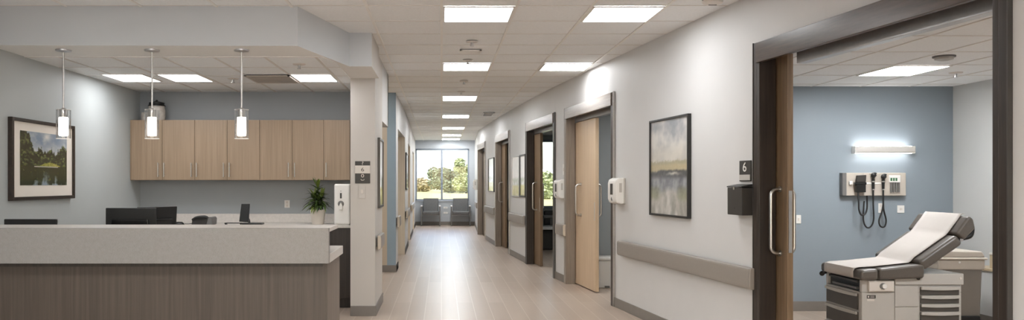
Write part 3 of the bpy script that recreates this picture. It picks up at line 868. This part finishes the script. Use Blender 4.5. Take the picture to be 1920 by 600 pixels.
def jar(label, x, y, r, h, lid):
    t = thing('ceramic_jar', label, 'jar', (x, y, ZC1))
    obj('body', MB().lathe([(r * .8, 0), (r * .92, h * .06), (r, h * .35), (r * .98, h * .7), (r * .9, h * .95), (r * .93, h)]), M['mottled'], t, smooth=True)
    if lid:
        obj('lid', MB().lathe([(r * 1.0, h), (r * 1.0, h * 1.06), (r * .86, h * 1.12), (r * .9, h * 1.24), (r * .5, h * 1.30), (r * .2, h * 1.33)], n=18), M['black'], t, smooth=True)
        obj('lid_knob', MB().sphere((0, 0, h * 1.38), r * .14), M['black'], t, smooth=True)
q = P(294, 0, 9.33)
jar('white mottled jar with a black lid on the corner cabinet', q.x, 9.33, .098, .17, True)
q = P(272, 0, 9.36)
jar('small low grey jar half hidden behind the lidded jar', q.x, 9.36, .045, .10, False)

# monitors
def monitor(label, px, Y, w, h, ztop, rz, tilt=0):
    q = P(px, 0, Y)
    t = thing('computer_monitor', label, 'monitor', (q.x, Y, .746), rz, 'monitors on the reception desk')
    zt = ztop - .745; zb = zt - h
    sh = Matrix.Translation((0, 0, zb)) @ Matrix.Rotation(tilt, 4, 'X')
    b = MB().box(-w / 2, w / 2, 0, .022, 0, h, sh)
    obj('bezel', b, M['black'], t, bevel=.006)
    obj('back_shell', MB().prism([(-w * .40, .04), (w * .40, .04), (w * .36, h * .66), (-w * .36, h * .66)], -.028, 0, 'y', sh), M['blackgloss'], t, bevel=.008)
    obj('screen', MB().box(-w / 2 + .015, w / 2 - .015, .022, .0235, .015, h - .015, sh), M['blackgloss'], t)
    obj('stand', MB().box(-.035, .035, -.05, -.028, .02, zb + h * .3).box(-.035, .035, -.03, -.002, zb + h * .15, zb + h * .3), M['midgrey'], t, bevel=.003)
    obj('foot', MB().box(-.11, .11, -.11, .08, 0, .018), M['black'], t, bevel=.006)
    return t
monitor('black monitor seen from behind, centre of the reception desk', 245, 6.9, .435, .28, 1.163, 0)
monitor('black monitor turned sideways behind the central one', 293, 7.12, .36, .30, 1.170, .75, .12)
monitor('wide low monitor top showing over the counter at far left', 56.5, 6.3, .415, .26, 1.094, 0)

ZB_ = .914
q = P(383, 0, 8.95)
t = thing('desk_phone', 'grey black desk phone on the back counter', 'phone', (q.x, 8.95, ZB_))
obj('body', MB().prism([(-.118, 0), (.098, 0), (.104, .066), (.09, .084), (-.06, .078), (-.11, .05)], -.09, .09, 'y'), M['charcoal'], t, bevel=.008, seg=3)
obj('handset', MB().tube(spline([(-.105, -.075, .052), (-.06, -.085, .078), (.02, -.085, .088), (.06, -.08, .078)], 5), .019, 10), M['black'], t, smooth=True)
obj('cheek', MB().prism([(.05, .0), (.112, .0), (.118, .07), (.10, .092), (.07, .075)], -.10, .095, 'y'), M['midgrey'], t, bevel=.008)
obj('cord', MB().tube(spline([(-.11, -.02, .015), (-.14, -.01, .010), (-.18, .0, .007), (-.22, .0, .008)], 6), .004, 6), M['black'], t, smooth=True)
q = P(335, 0, 8.95)
t = thing('computer_mouse', 'low black mouse between monitor and desk phone', 'mouse', (q.x, 8.95, ZB_))
obj('shell', MB().sphere((0, 0, .0), .06, (1.1, .7, .55)), M['black'], t, smooth=True)
bm_ = t.children[0].data
for v in bm_.vertices: v.co.z = max(v.co.z, 0)
obj('wheel', MB().cyl((.035, -.006, .024), (.035, .006, .024), .009), M['midgrey'], t)
q = P(458, 0, 8.95)
t = thing('tablet_terminal', 'black upright tablet terminal on its stand, back counter', 'card terminal', (q.x, 8.95, ZB_))
sh = Matrix.Translation((0, 0, .03)) @ Matrix.Rotation(-.12, 4, 'X') @ Matrix.Rotation(.05, 4, 'Y')
obj('display', MB().prism([(-.056, 0), (.052, 0), (.046, .205), (-.046, .20)], -.012, .012, 'y', sh), M['blackgloss'], t, bevel=.004)
obj('stand', MB().tube(spline([(0, .02, .11), (.035, .05, .06), (.045, .05, .015)], 5), .013, 8), M['charcoal'], t, smooth=True)
obj('base_plate', MB().box(-.03, .205, -.06, .09, 0, .018), M['black'], t, bevel=.005)
q = P(441, 0, 8.88)
t = thing('keyboard_tray', 'thin black raised tray beside the tablet terminal', 'tray', (q.x, 8.82, ZB_))
obj('deck', MB().box(-.10, .085, -.02, .04, .02, .027), M['black'], t, bevel=.002)
for x in (-.095, .07): obj('leg', MB().box(x, x + .014, -.015, .035, 0, .02), M['black'], t)

plate('wall_outlet', 'white double outlet on the back wall left of the plant', 'outlet', WF((P(543.5, 0, YB).x, YB), (P(533.5, 0, YB).x, YB)), 1.085, 1.175, 'white', 2)

# potted plant
q = P(596, 0, 8.98)
t = thing('potted_plant', 'leafy green dracaena in a white pot on the back counter', 'plant', (q.x, 8.98, ZB_))
obj('pot', MB().lathe([(.058, 0), (.066, .004), (.074, .05), (.081, .12), (.084, .165), (.078, .165), (.075, .145), (.0, .145)], cap=False, n=36), M['ceramic'], t, smooth=True)
obj('soil', MB().lathe([(.075, .14), (.075, .15), (.03, .154)]), M['soil'], t)
fol, fol2 = MB(), MB()
def leaf(mb, base, az, ln, lift, droop, wd):
    n = 9
    d = Vector((math.cos(az), math.sin(az), 0)); s = Vector((-d.y, d.x, 0))
    vs, fs = [], []
    for k in range(n + 1):
        u = k / n
        p = base + d * (ln * u * math.cos(lift) * (1 - .12 * u)) + Vector((0, 0, ln * (u * math.sin(lift) - droop * u * u)))
        ww = wd * math.sin(PI * min(1, .12 + .88 * u) ** .8) if u < 1 else 0
        vs += [p - s * ww + Vector((0, 0, ww * .35)), p, p + s * ww + Vector((0, 0, ww * .35))]
    for k in range(n):
        a = 3 * k
        fs += [(a, a + 1, a + 4, a + 3), (a + 1, a + 2, a + 5, a + 4)]
    mb._add(vs, fs)
stems = [((0, 0), .27, 1.0), ((-.04, .0), .15, .95), ((.045, .01), .16, .95), ((.0, .045), .13, .9), ((.01, -.04), .11, .85)]
for (sx, sy), sh_, sc in stems:
    fol.tube([(sx * .6, sy * .6, .14), (sx, sy, .15 + sh_)], .006, 6)
    m_ = 26 if sc == 1 else 19
    for k in range(m_):
        u = k / m_
        z = .17 + sh_ * (.25 + .75 * u)
        az = k * 2.4 + sx * 40
        if math.cos(az) > .3 and abs(math.sin(az)) < .9: sc_ = .72
        else: sc_ = 1
        lift = 1.25 * u ** 2.4 + random.uniform(-.15, .2)
        ln = sc * sc_ * random.uniform(.20, .265) * (1 - .3 * u)
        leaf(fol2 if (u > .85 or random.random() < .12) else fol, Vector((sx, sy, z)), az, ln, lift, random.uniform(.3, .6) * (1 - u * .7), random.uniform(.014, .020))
obj('foliage', fol, M['leaf'], t, smooth=True); obj('lit_leaves', fol2, M['leaf_lit'], t, smooth=True, label='leaves coloured lighter as if lit')

# water dispenser
q = P(641.5, 0, 8.84)
t = thing('water_dispenser', 'tall white countertop water dispenser beside the pillar', 'water dispenser', (q.x, 8.84, ZB_))
obj('body', MB().box(-.09, .085, 0, .34, .008, .455), M['white'], t, bevel=.02, seg=5)
obj('base_plinth', MB().box(-.08, .075, .01, .33, 0, .012), M['greywhite'], t)
obj('display', MB().box(-.024, -.004, -.003, .004, .295, .355), M['charcoal'], t, bevel=.003)
obj('spout_recess', MB().lathe([(.034, 0), (.03, .004), (.022, .006)], T=Matrix.Translation((-.014, 0, .235)) @ Matrix.Rotation(PI / 2, 4, 'X')), M['midgrey'], t, smooth=True)
obj('lever', MB().prism([(-.032, .17), (.006, .17), (.006, .215), (-.013, .25), (-.032, .215)], -.02, -.004, 'y'), M['white'], t, bevel=.004)
obj('indicator', MB().cyl((-.014, 0, .375), (-.014, -.003, .375), .005), M['midgrey'], t)
q = P(655, 0, 9.0)

# ------------------------------------------------------------------ end wall chairs
def arm_chair(x, label):
    t = thing('arm_chair', label, 'chair', (x, YE - .40, 0), 0, 'waiting chairs under the end window')
    obj('seat', MB().box(-.265, .265, -.26, .22, .37, .47), M['chair_fab'], t, bevel=.025, seg=3)
    obj('backrest', MB().box(-.245, .245, 0, .07, 0, .44, Matrix.Translation((0, .20, .45)) @ Matrix.Rotation(-.16, 4, 'X')), M['chair_fab'], t, bevel=.02, seg=3)
    for sx in (-1, 1):
        for yy in (-.25, .27):
            obj('leg', MB().box(sx * .295 - .018, sx * .295 + .018, yy - .018, yy + .018, 0, .62), M['midgrey'], t, bevel=.004)
        obj('armrest', MB().box(sx * .295 - .03, sx * .295 + .03, -.29, .30, .62, .65), M['offwhite'], t, bevel=.008)
    obj('seat_rail', MB().box(-.28, .28, -.245, -.215, .35, .375).box(-.28, .28, .245, .27, .35, .375), M['midgrey'], t)
    return t
YCH = YE - .4
c0 = arm_chair(P(807.5, 0, YCH - .2).x, 'charcoal armchair under the window pane nearest the left corridor wall')
dup(c0, (P(864, 0, YCH - .2).x, YE - .40, 0), 0, 'charcoal armchair under the window pane nearest the small white dispenser')
plate('wall_outlet', 'upper white outlet plate between the two armchairs', 'outlet', WF((.20, YE), (.06, YE)), .54, .60, 'white', 1, 'outlets between the armchairs')
plate('wall_outlet', 'lower white outlet plate between the two armchairs', 'outlet', WF((.20, YE), (.06, YE)), .37, .43, 'white', 1, 'outlets between the armchairs')

# bin in the second room
t = thing('waste_bin', 'white lidded bin inside the second doorway', 'bin', (2.17, 10.62, 0))
obj('body', MB().prism([(-.11, 0), (.14, 0), (.15, .36), (-.12, .36)], -.12, .14, 'y'), M['white'], t, bevel=.012)
obj('lid', MB().box(-.125, .155, -.125, .145, .36, .405), M['white'], t, bevel=.016, seg=3)
obj('pedal', MB().box(-.03, .03, -.15, -.11, .01, .03), M['midgrey'], t)
# treatment chair in the third room
q = P(1026, 0, 16.6)
t = thing('treatment_chair', 'black treatment chair with white seat inside the third doorway', 'chair', (q.x + .1, 16.6, 0))
obj('base', MB().box(-.25, .30, -.1, .35, 0, .42), M['charcoal'], t, bevel=.03)
obj('seat', MB().box(-.36, .40, -.25, .38, .42, .49), M['white'], t, bevel=.025, seg=3)
obj('backrest', MB().box(-.12, .40, .33, .42, .49, .80), M['black'], t, bevel=.03, seg=3)
for y_ in (-.2, .3): obj('armrest', MB().box(-.20, .30, y_ - .03, y_ + .03, .66, .70).box(.0, .05, y_ - .02, y_ + .02, .49, .66), M['midgrey'], t, bevel=.01)

# ------------------------------------------------------------------ exam room
# wall lamp
t = thing('wall_lamp', 'white linear wall lamp glowing on the blue exam room wall', 'wall lamp', (P(1651, 0, YR).x, YR, 1.735), PI)
obj('back_plate', MB().box(-.30, .30, .0005, .02, -.03, .03), M['white'], t)
obj('housing', MB().prism([(.02, -.026), (.085, -.036), (.095, -.02), (.095, .02), (.085, .036), (.02, .026)], -.315, .315, 'x'), M['lamp_face'], t, bevel=.004)
for z0, z1 in ((.037, .041), (-.041, -.037)): obj('light_strip', MB().box(-.29, .29, .03, .08, z0, z1), M['strip_light'], t)
for a, b in ((-.322, -.315), (.315, .322)): obj('end_cap', MB().box(a, b, .018, .096, -.038, .038), M['white'], t, bevel=.003)

# diagnostic board
xb0, xb1 = P(1580, 0, 8.55).x, P(1700, 0, 8.55).x
xc = (xb0 + xb1) / 2; hw = (xb1 - xb0) / 2
zb0, zb1 = EYE - (367 - PY) / 175.4, EYE - (324 - PY) / 175.4
zc = (zb0 + zb1) / 2; hh = (zb1 - zb0) / 2
t = thing('diagnostic_board', 'beige wall mounted diagnostic board below the wall lamp', 'medical panel', (xc, YR, zc), PI)
obj('housing', MB().box(-hw, hw - .045, .001, .06, -hh, hh), M['hamper_lid'], t, bevel=.006)
obj('end_block', MB().box(hw - .045, hw, .001, .065, -hh, hh), M['midgrey'], t, bevel=.004, label='grey end block')
obj('panel_seam', MB().box(hw - .225, hw - .222, .06, .0615, -hh + .004, hh - .004), M['rail'], t)
obj('cradle', MB().box(-.07, .17, .06, .0675, .0, .018), M['white'], t, bevel=.006)
obj('gauge_clip', MB().box(.24, .275, .06, .085, -.005, .035), M['white'], t, bevel=.005)
obj('holder_frame', MB().box(-.275, -.155, .06, .075, .02, .095), M['white'], t, bevel=.004)
for k in range(3): obj('green_window', MB().box(-.198 - k * .027 + .014, -.198 - k * .027 + .032, .075, .078, .035, .068), M['green'], t)
for k in range(4): obj('specula_tube', MB().cyl((-.175 - k * .027, .072, -.085), (-.175 - k * .027, .072, .02), .010, n=12), M['midgrey'], t, smooth=True)
ow = Vector((xc, YR, zc))
def scope(label, dx, head_dz, lo, loop):
    s_ = thing('hand_scope', label, 'medical scope', (xc + dx, YR - .086, zc), PI, 'scopes on the diagnostic board')
    h = MB().tube([(0, 0, -.06), (0, 0, .02), (0, 0, .05)], lambda u: .013 + .003 * u, 12)
    obj('grip', h, M['black'], s_, smooth=True)
    h = MB().sphere((0, .005, .085 + head_dz), .026, (1, 1, 1.1)).cyl((0, -.01, .075 + head_dz), (-.0, .045, .085 + head_dz), .018, .012).cyl((0, 0, .04), (0, 0, .075 + head_dz), .014)
    h.sphere((-.012, .006, .106 + head_dz), .017, (1.3, 1, .8))
    obj('head', h, M['black'], s_, smooth=True)
    obj('collar', MB().cyl((0, 0, .022), (0, 0, .036), .0165), M['steel'], s_, smooth=True)
    obj('collar', MB().cyl((0, 0, -.062), (0, 0, -.05), .015), M['steel'], s_, smooth=True)
    obj('cord', MB().tube(spline([(0, 0, -.06)] + [(a, .0, b) for a, b in loop], 8), .0085, 8), M['black'], s_, smooth=True)
    return s_
# local +x is viewer left
scope('left hanging scope with a long black coiled cord loop', -.02 - .004, .01, 0, [(0, -.2), (-.004, -.38), (.03, -.455), (.075, -.455), (.105, -.38), (.10, -.22), (.095, -.18)])
scope('right hanging scope with a narrow closed cord loop', .083, -.005, 0, [(0, -.2), (-.006, -.28), (-.03, -.38), (-.018, -.445), (.01, -.458), (.038, -.435), (.045, -.38), (.014, -.29), (.002, -.22)])
s_ = thing('blood_pressure_gauge', 'black blood pressure gauge bracket with a short cord on the board', 'blood pressure gauge', (xc - .165, YR - .095, zc), PI)
obj('bracket', MB().box(-.055, .07, -.015, .025, -.005, .022).box(-.045, .055, -.015, .03, -.085, -.005), M['black'], s_, bevel=.006)
obj('cuff_pocket', MB().prism([(-.05, .022), (.05, .022), (.04, .095), (-.055, .10)], -.015, .02, 'y'), M['charcoal'], s_, bevel=.006)
obj('cord', MB().tube(spline([(.03, .01, -.085), (.034, .03, -.2), (.034, .035, -.27), (.01, .035, -.325), (-.03, .035, -.315), (-.052, .035, -.25), (-.05, .035, -.12)], 7), .009, 8), M['black'], s_, smooth=True)

plate('wall_outlet', 'white outlet under the diagnostic board beside the cords', 'outlet', WF((P(1653.5, 0, YR).x, YR), (P(1646.5, 0, YR).x, YR)), EYE - 56 / 174, EYE - 38 / 174, 'white', 2)
plate('wall_switch', 'white plate hanging under the right of the diagnostic board', 'outlet', WF((P(1695, 0, YR).x, YR), (P(1682, 0, YR).x, YR)), EYE - 56 / 174, EYE - 42 / 174)
plate('wall_switch', 'white light switch on the blue wall beside the sliding door', 'switch', WF((P(1501.5, 0, YR).x, YR), (P(1492.5, 0, YR).x, YR)), EYE - 76 / 174, EYE - 60 / 174)

# exam table
TX, TY = 3.378, 6.43
t = thing('exam_table', 'grey vinyl exam table with raised back and drawers', 'exam table', (TX, TY, 0))
L_, Wd = .80, .60
b = MB().box(0, L_, 0, Wd, .06, .50).box(.10, L_, 0, Wd, .50, .60).box(0, .10, 0, .04, .50, .60).box(0, .10, Wd - .04, Wd, .50, .60).box(.03, L_ - .03, .03, Wd - .03, 0, .06)
obj('base', b, M['greywhite'], t, bevel=.006)
obj('deck', MB().box(.262, L_ + .012, -.012, Wd + .01, .562, .652), M['greywhite'], t, bevel=.006)
obj('step_recess', MB().box(.02, .098, .042, Wd - .042, .502, .598), M['black'], t)
obj('step_tray', MB().box(-.005, .09, .08, Wd - .12, .515, .535), M['midgrey'], t, bevel=.004)
obj('step_bar', MB().box(-.006, .03, .06, Wd - .06, .57, .59), M['charcoal'], t, bevel=.004)
# foot end drawers (facing -x)
def lipped(parent_name, face, a0, a1, z0, z1, lipmat='greywhite', frontmat='drawer_front'):
    d = MB(); l = MB(); n = 14
    lip_h = .024
    pts = [(a0, z1), (a1, z1)]
    low = [(a0 + (a1 - a0) * k / n, z1 - lip_h - .006 * math.sin(PI * k / n)) for k in range(n + 1)]
    poly = pts + list(reversed(low))
    if face == 'front':
        d.box(a0, a1, -.012, .0, z0, z1 - .004); l.prism(poly, -.026, -.011, 'y')
    else:
        d.box(-.012, 0, a0, a1, z0, z1 - .004); l.prism(poly, -.026, -.011, 'x')
    o = obj('drawer', d, M[frontmat], t, bevel=.003)
    obj('drawer_pull', l, M[lipmat], o, bevel=.003)
lipped('', 'end', .05, Wd - .03, .352, .486); lipped('', 'end', .05, Wd - .03, .20, .338); lipped('', 'end', .05, Wd - .03, .075, .19)
zt = .548
for z1, z0 in ((.548, .482), (.478, .414), (.410, .350), (.346, .272), (.268, .19), (.186, .08)):
    lipped('', 'front', .466, .775, z0, z1)
obj('cabinet_door', MB().box(.262, .452, -.008, 0, .388, .552), M['greywhite'], t, bevel=.003)
obj('cabinet_door', MB().box(.262, .452, -.008, 0, .08, .38), M['greywhite'], t, bevel=.003)
obj('control_plate', MB().box(.045, .25, -.022, 0, .508, .598), M['offwhite'], t, bevel=.012, seg=3)
obj('control_knob', MB().cyl((.165, -.022, .553), (.165, -.038, .553), .02), M['white'], t, bevel=.003)
obj('knob_ring', MB().cyl((.157, -.0215, .553), (.157, -.03, .553), .025), M['midgrey'], t)
obj('lock', MB().cyl((.445, -.012, .615), (.445, -.018, .615), .014), M['charcoal'], t)
obj('lock', MB().cyl((.785, -.012, .615), (.785, -.016, .615), .009), M['offwhite'], t)
st = obj('warning_sticker', MB().box(.04, .11, -.002, .0005, .452, .478), M['charcoal'], t)
obj('warning_sticker', MB().box(.04, .10, -.002, .0005, .430, .446), M['offwhite'], t)
obj('warning_mark', MB().box(.046, .058, -.003, -.001, .458, .472).box(.066, .10, -.003, -.001, .468, .471).box(.066, .10, -.003, -.001, .459, .462), M['offwhite'], st)
# pads
sp = lambda x: .684 + .045 * max(0, x) / .48
obj('seat_pad', MB().prism([(.115, .604), (.478, .618), (.478, sp(.478) + .004), (.115, sp(.115))], -.05, .63, 'y'), M['vinyl'], t, bevel=.022, seg=4)
obj('foot_pad', MB().prism([(-.035, .600), (.112, .604), (.112, sp(.112)), (.0, .686), (-.035, .676)], -.05, .63, 'y'), M['vinyl'], t, bevel=.024, seg=4)
def slab(p, q, th):       # profile of a pad whose top runs from p to q
    p, q = Vector(p), Vector(q); d = (q - p).normalized(); nn = Vector((d.y, -d.x))
    return [tuple(p), tuple(q), tuple(q + nn * th), tuple(p + nn * th)]
B0, B1 = (.425, .752), (.735, .968)
H0, H1 = (.728, .975), (.835, 1.118)
obj('back_pad', MB().prism(slab(B0, B1, .092), -.05, .63, 'y'), M['vinyl'], t, bevel=.03, seg=5)
d_ = (Vector(H1) - Vector(H0)).normalized(); nn_ = Vector((d_.y, -d_.x))
hp = [H0, (H1[0] - .02, H1[1] - .02), H1, tuple(Vector(H1) + nn_ * .04), tuple(Vector(H1) - d_ * .05 + nn_ * .10), tuple(Vector(H0) + nn_ * .085)]
obj('head_pad', MB().prism(hp, -.05, .63, 'y'), M['vinyl'], t, bevel=.03, seg=5)
obj('back_support', MB().prism(slab((.52, .70), (.70, .83), .03), .12, .46, 'y'), M['charcoal'], t)
obj('support_strut', MB().cyl((.62, .3, .64), (.66, .3, .80), .02), M['alum'], t, smooth=True)
obj('release_lever', MB().tube(spline([(.80, .02, .93), (.865, .0, .95), (.885, -.0, .99), (.885, 0, 1.03)], 5), .018, 10), M['black'], t, smooth=True)
obj('hinge_bar', MB().cyl((.79, -.02, .925), (.79, .6, .925), .014), M['alum'], t, smooth=True)
obj('stirrup_knob', MB().sphere((-.035, .60, .585), .022).cyl((-.035, .60, .585), (-.02, .56, .60), .012), M['black'], t, smooth=True)
# paper sheet
prof = [(-.045, .610), (-.047, .66), (-.036, .684), (.0, .694), (.112, sp(.112) + .006), (.40, sp(.40) + .008), (.42, .742), (.445, .772), (.55, .847), (.70, .952), (.722, .974), (.731, .987), (.745, 1.007), (.80, 1.078), (.822, 1.112), (.835, 1.126), (.852, 1.122)]
sp_ = [Vector((p[0], 0, p[1])) for p in prof]
pts = sp_
pm = bmesh.new()
ys = [.045 + .49 * k / 12 for k in range(13)]
rows = []
for i_, p in enumerate(pts):
    rows.append([pm.verts.new((p.x, yv, p.z + .0015 * N(p.x * 14, yv * 14))) for yv in ys])
for r0, r1 in zip(rows, rows[1:]):
    for k in range(12): pm.faces.new((r0[k], r0[k + 1], r1[k + 1], r1[k]))
mb = MB(); mb.bm.free(); mb.bm = pm
po = obj('exam_paper', mb, M['paper'], None, smooth=True)
po.location = (TX, TY, .004); so = po.modifiers.new('thick', 'SOLIDIFY'); so.thickness = .002; so.offset = 1
po.data.polygons.foreach_set('use_smooth', [True] * len(po.data.polygons))
tag(po, 'white paper sheet laid along the exam table pads', 'paper sheet')

# hamper
HY = 7.42
hx0, hx1 = P(1757, 0, HY).x, P(1846, 0, HY).x
t = thing('linen_hamper', 'taupe lidded hamper bin behind the exam table head', 'bin', ((hx0 + hx1) / 2, HY, 0))
hw = (hx1 - hx0) / 2
obj('body', MB().prism([(-hw + .05, .0), (hw - .04, .0), (hw - .015, .60), (-hw + .01, .60)], 0, .40, 'y'), M['hamper'], t, bevel=.02, seg=3)
obj('rim_band', MB().box(-hw, hw, -.012, .412, .575, .668), M['hamper_lid'], t, bevel=.012)
obj('lid', MB().box(-hw - .015, hw + .015, -.03, .43, .668, .69).prism([(-hw, .69), (hw, .69), (hw - .03, .745), (-hw + .05, .75)], -.015, .41, 'y'), M['hamper_lid'], t, bevel=.014, seg=3)
obj('pedal', MB().box(-hw * .15, hw * .75, -.03, .0, .03, .15), M['black'], t, bevel=.01)
obj('badge', MB().cyl((-.02, -.012, .645), (-.02, -.016, .645), .009), M['white'], t)
# low ledge with box on the right wall
t = thing('wall_ledge', 'white low cabinet with tan top along the exam room wall', 'cabinet', (5.27, 5.9, 0))
obj('body', MB().box(.0, .237, 0, 2.1, .0, .53), M['lightwall'], t)
obj('top', MB().box(-.012, .238, -.01, 2.1, .53, .555), M['tantop'], t, bevel=.003)
obj('toe_kick', MB().box(-.006, 0, 0, 2.1, 0, .10), M['base'], t)
t = thing('glove_box', 'tan box on the tan ledge at the exam room wall', 'box', (5.37, 7.54, .556))
obj('carton', MB().box(-.07, .09, -.2, .2, 0, .13), M['tantop'], t, bevel=.006)
obj('lid', MB().box(-.074, .094, -.204, .204, .128, .15), M['offwhite'], t, bevel=.005)

# ------------------------------------------------------------------ outdoors
struct('ground', MB().box(-150, 150, 27.0, 320, -.3, -.02).box(8, 150, 10, 27, -.3, -.02).box(-150, -6, 10, 27, -.3, -.02), M['grass'])
def tree(label, x, y, h, rx, mat, n=900, trunk=True, low=.12, group='trees beyond the end window', leafs=.15):
    n = n * 3
    t = thing('tree', label, 'tree', (x, y, -.02), 0, group)
    m = MB()
    blobs = []
    for k in range(11):
        a = random.uniform(0, 2 * PI); rr = rx * random.uniform(.1, .62)
        zc_ = h * random.uniform(low + .25, .80)
        blobs.append((Vector((rr * math.cos(a), rr * math.sin(a), zc_)), rx * random.uniform(.32, .5) * (1.15 - .4 * zc_ / h)))
    for k in range(n):
        c, r = random.choice(blobs)
        d = Vector((random.gauss(0, 1), random.gauss(0, 1), random.gauss(0, 1))).normalized() * r * random.uniform(.75, 1.05)
        p = c + d
        if p.z < h * low: continue
        q_ = Matrix.Translation(p) @ Matrix.Rotation(random.uniform(0, 6.28), 4, 'Z') @ Matrix.Rotation(random.uniform(-1.2, 1.2), 4, 'X')
        s = leafs * random.uniform(.6, 1.3)
        m._add([(-s, -s * .6, 0), (s, -s * .6, .05), (s * .8, s * .6, 0), (-s * .8, s * .6, .06)], [(0, 1, 2, 3)], q_)
    for c, r in blobs: m.sphere(tuple(c), r * .72, (1, 1, .9), 10, 7)
    obj('crown', m, M[mat], t)
    if trunk:
        obj('trunk', MB().tube([(0, 0, 0), (.05, 0, h * .25), (0, 0, h * .5)], lambda u: .16 * (1 - .5 * u), 8), M['bark'], t)
def tx(px, Y): return P(px, 0, Y).x
tree('broad sage green tree centred behind the window mullion', tx(833, 118), 118, 3.5, 3.0, 'tree1', 1500)
tree('dark rounded bush at the foot of the broad tree', tx(846, 112), 112, 1.7, 1.5, 'tree1', 700, low=.02)
tree('tall pale tree at the right of the end window', tx(872, 125), 125, 5.6, 2.3, 'tree2', 1300)
tree('pale rounded shrub tree at the right window edge', tx(874, 108), 108, 2.4, 2.2, 'tree2', 900, low=.02)
tree('straw coloured shrub at the left window edge', tx(784, 127), 127, 1.9, 2.2, 'tree3', 900, low=.02)
tree('low straw shrub left of the broad tree', tx(803, 140), 140, 1.6, 1.9, 'tree3', 800, low=.02)
tree('green tree seen through the window in the third doorway', tx(1028, 70), 70, 2.0, 2.2, 'tree2', 1000, low=.02)
hp_ = MB()
n = 40
poly = [(-120, -.1)] + [(-120 + 240 * k / n, 6.5 + 3.0 * N(k * .22, 3.3) + 2.5 * math.exp(-((k - 17) / 5) ** 2)) for k in range(n + 1)] + [(120, -.1)]
hp_.prism(poly, 280, 300, 'y')
struct('ground_hills', hp_, M['hill'])

# ------------------------------------------------------------------ world, sun, camera, view
wd = bpy.data.worlds.new('World'); scene.world = wd; wd.use_nodes = True
nt = wd.node_tree; bg = nt.nodes['Background']
sky = nt.nodes.new('ShaderNodeTexSky'); sky.sky_type = 'NISHITA'; sky.sun_disc = False
sky.sun_elevation = math.radians(42); sky.sun_rotation = math.radians(200); sky.dust_density = 3.0; sky.air_density = 1.0; sky.ozone_density = 1.0
nt.links.new(sky.outputs['Color'], bg.inputs['Color']); bg.inputs['Strength'].default_value = .5
sl = bpy.data.lights.new('sun', 'SUN'); sl.energy = 1.8; sl.angle = math.radians(2); sl.color = (1, .95, .86)
so_ = bpy.data.objects.new('sun', sl); C.objects.link(so_); so_.rotation_euler = (math.radians(50), 0, math.radians(-60))

cam = bpy.data.cameras.new('camera'); co = bpy.data.objects.new('camera', cam); C.objects.link(co)
co.location = (0, 0, EYE); co.rotation_euler = (PI / 2, 0, 0)
cam.sensor_width = 36; cam.sensor_fit = 'HORIZONTAL'; cam.lens = 36 * F / 1920
cam.shift_x = (960 - PX) / 1920; cam.shift_y = (PY - 300) / 1920
cam.clip_start = .05; cam.clip_end = 1000
scene.camera = co
scene.view_settings.view_transform = 'Standard'; scene.view_settings.look = 'None'
scene.view_settings.gamma = 1; scene.view_settings.use_curve_mapping = False
scene.view_settings.exposure = 0.82
cy = scene.cycles
cy.use_denoising = True
try: cy.denoiser = 'OPENIMAGEDENOISE'
except Exception: pass
cy.max_bounces = 10; cy.diffuse_bounces = 6; cy.glossy_bounces = 4; cy.transparent_max_bounces = 12
cy.sample_clamp_indirect = 6
cy.caustics_reflective = False; cy.caustics_refractive = False
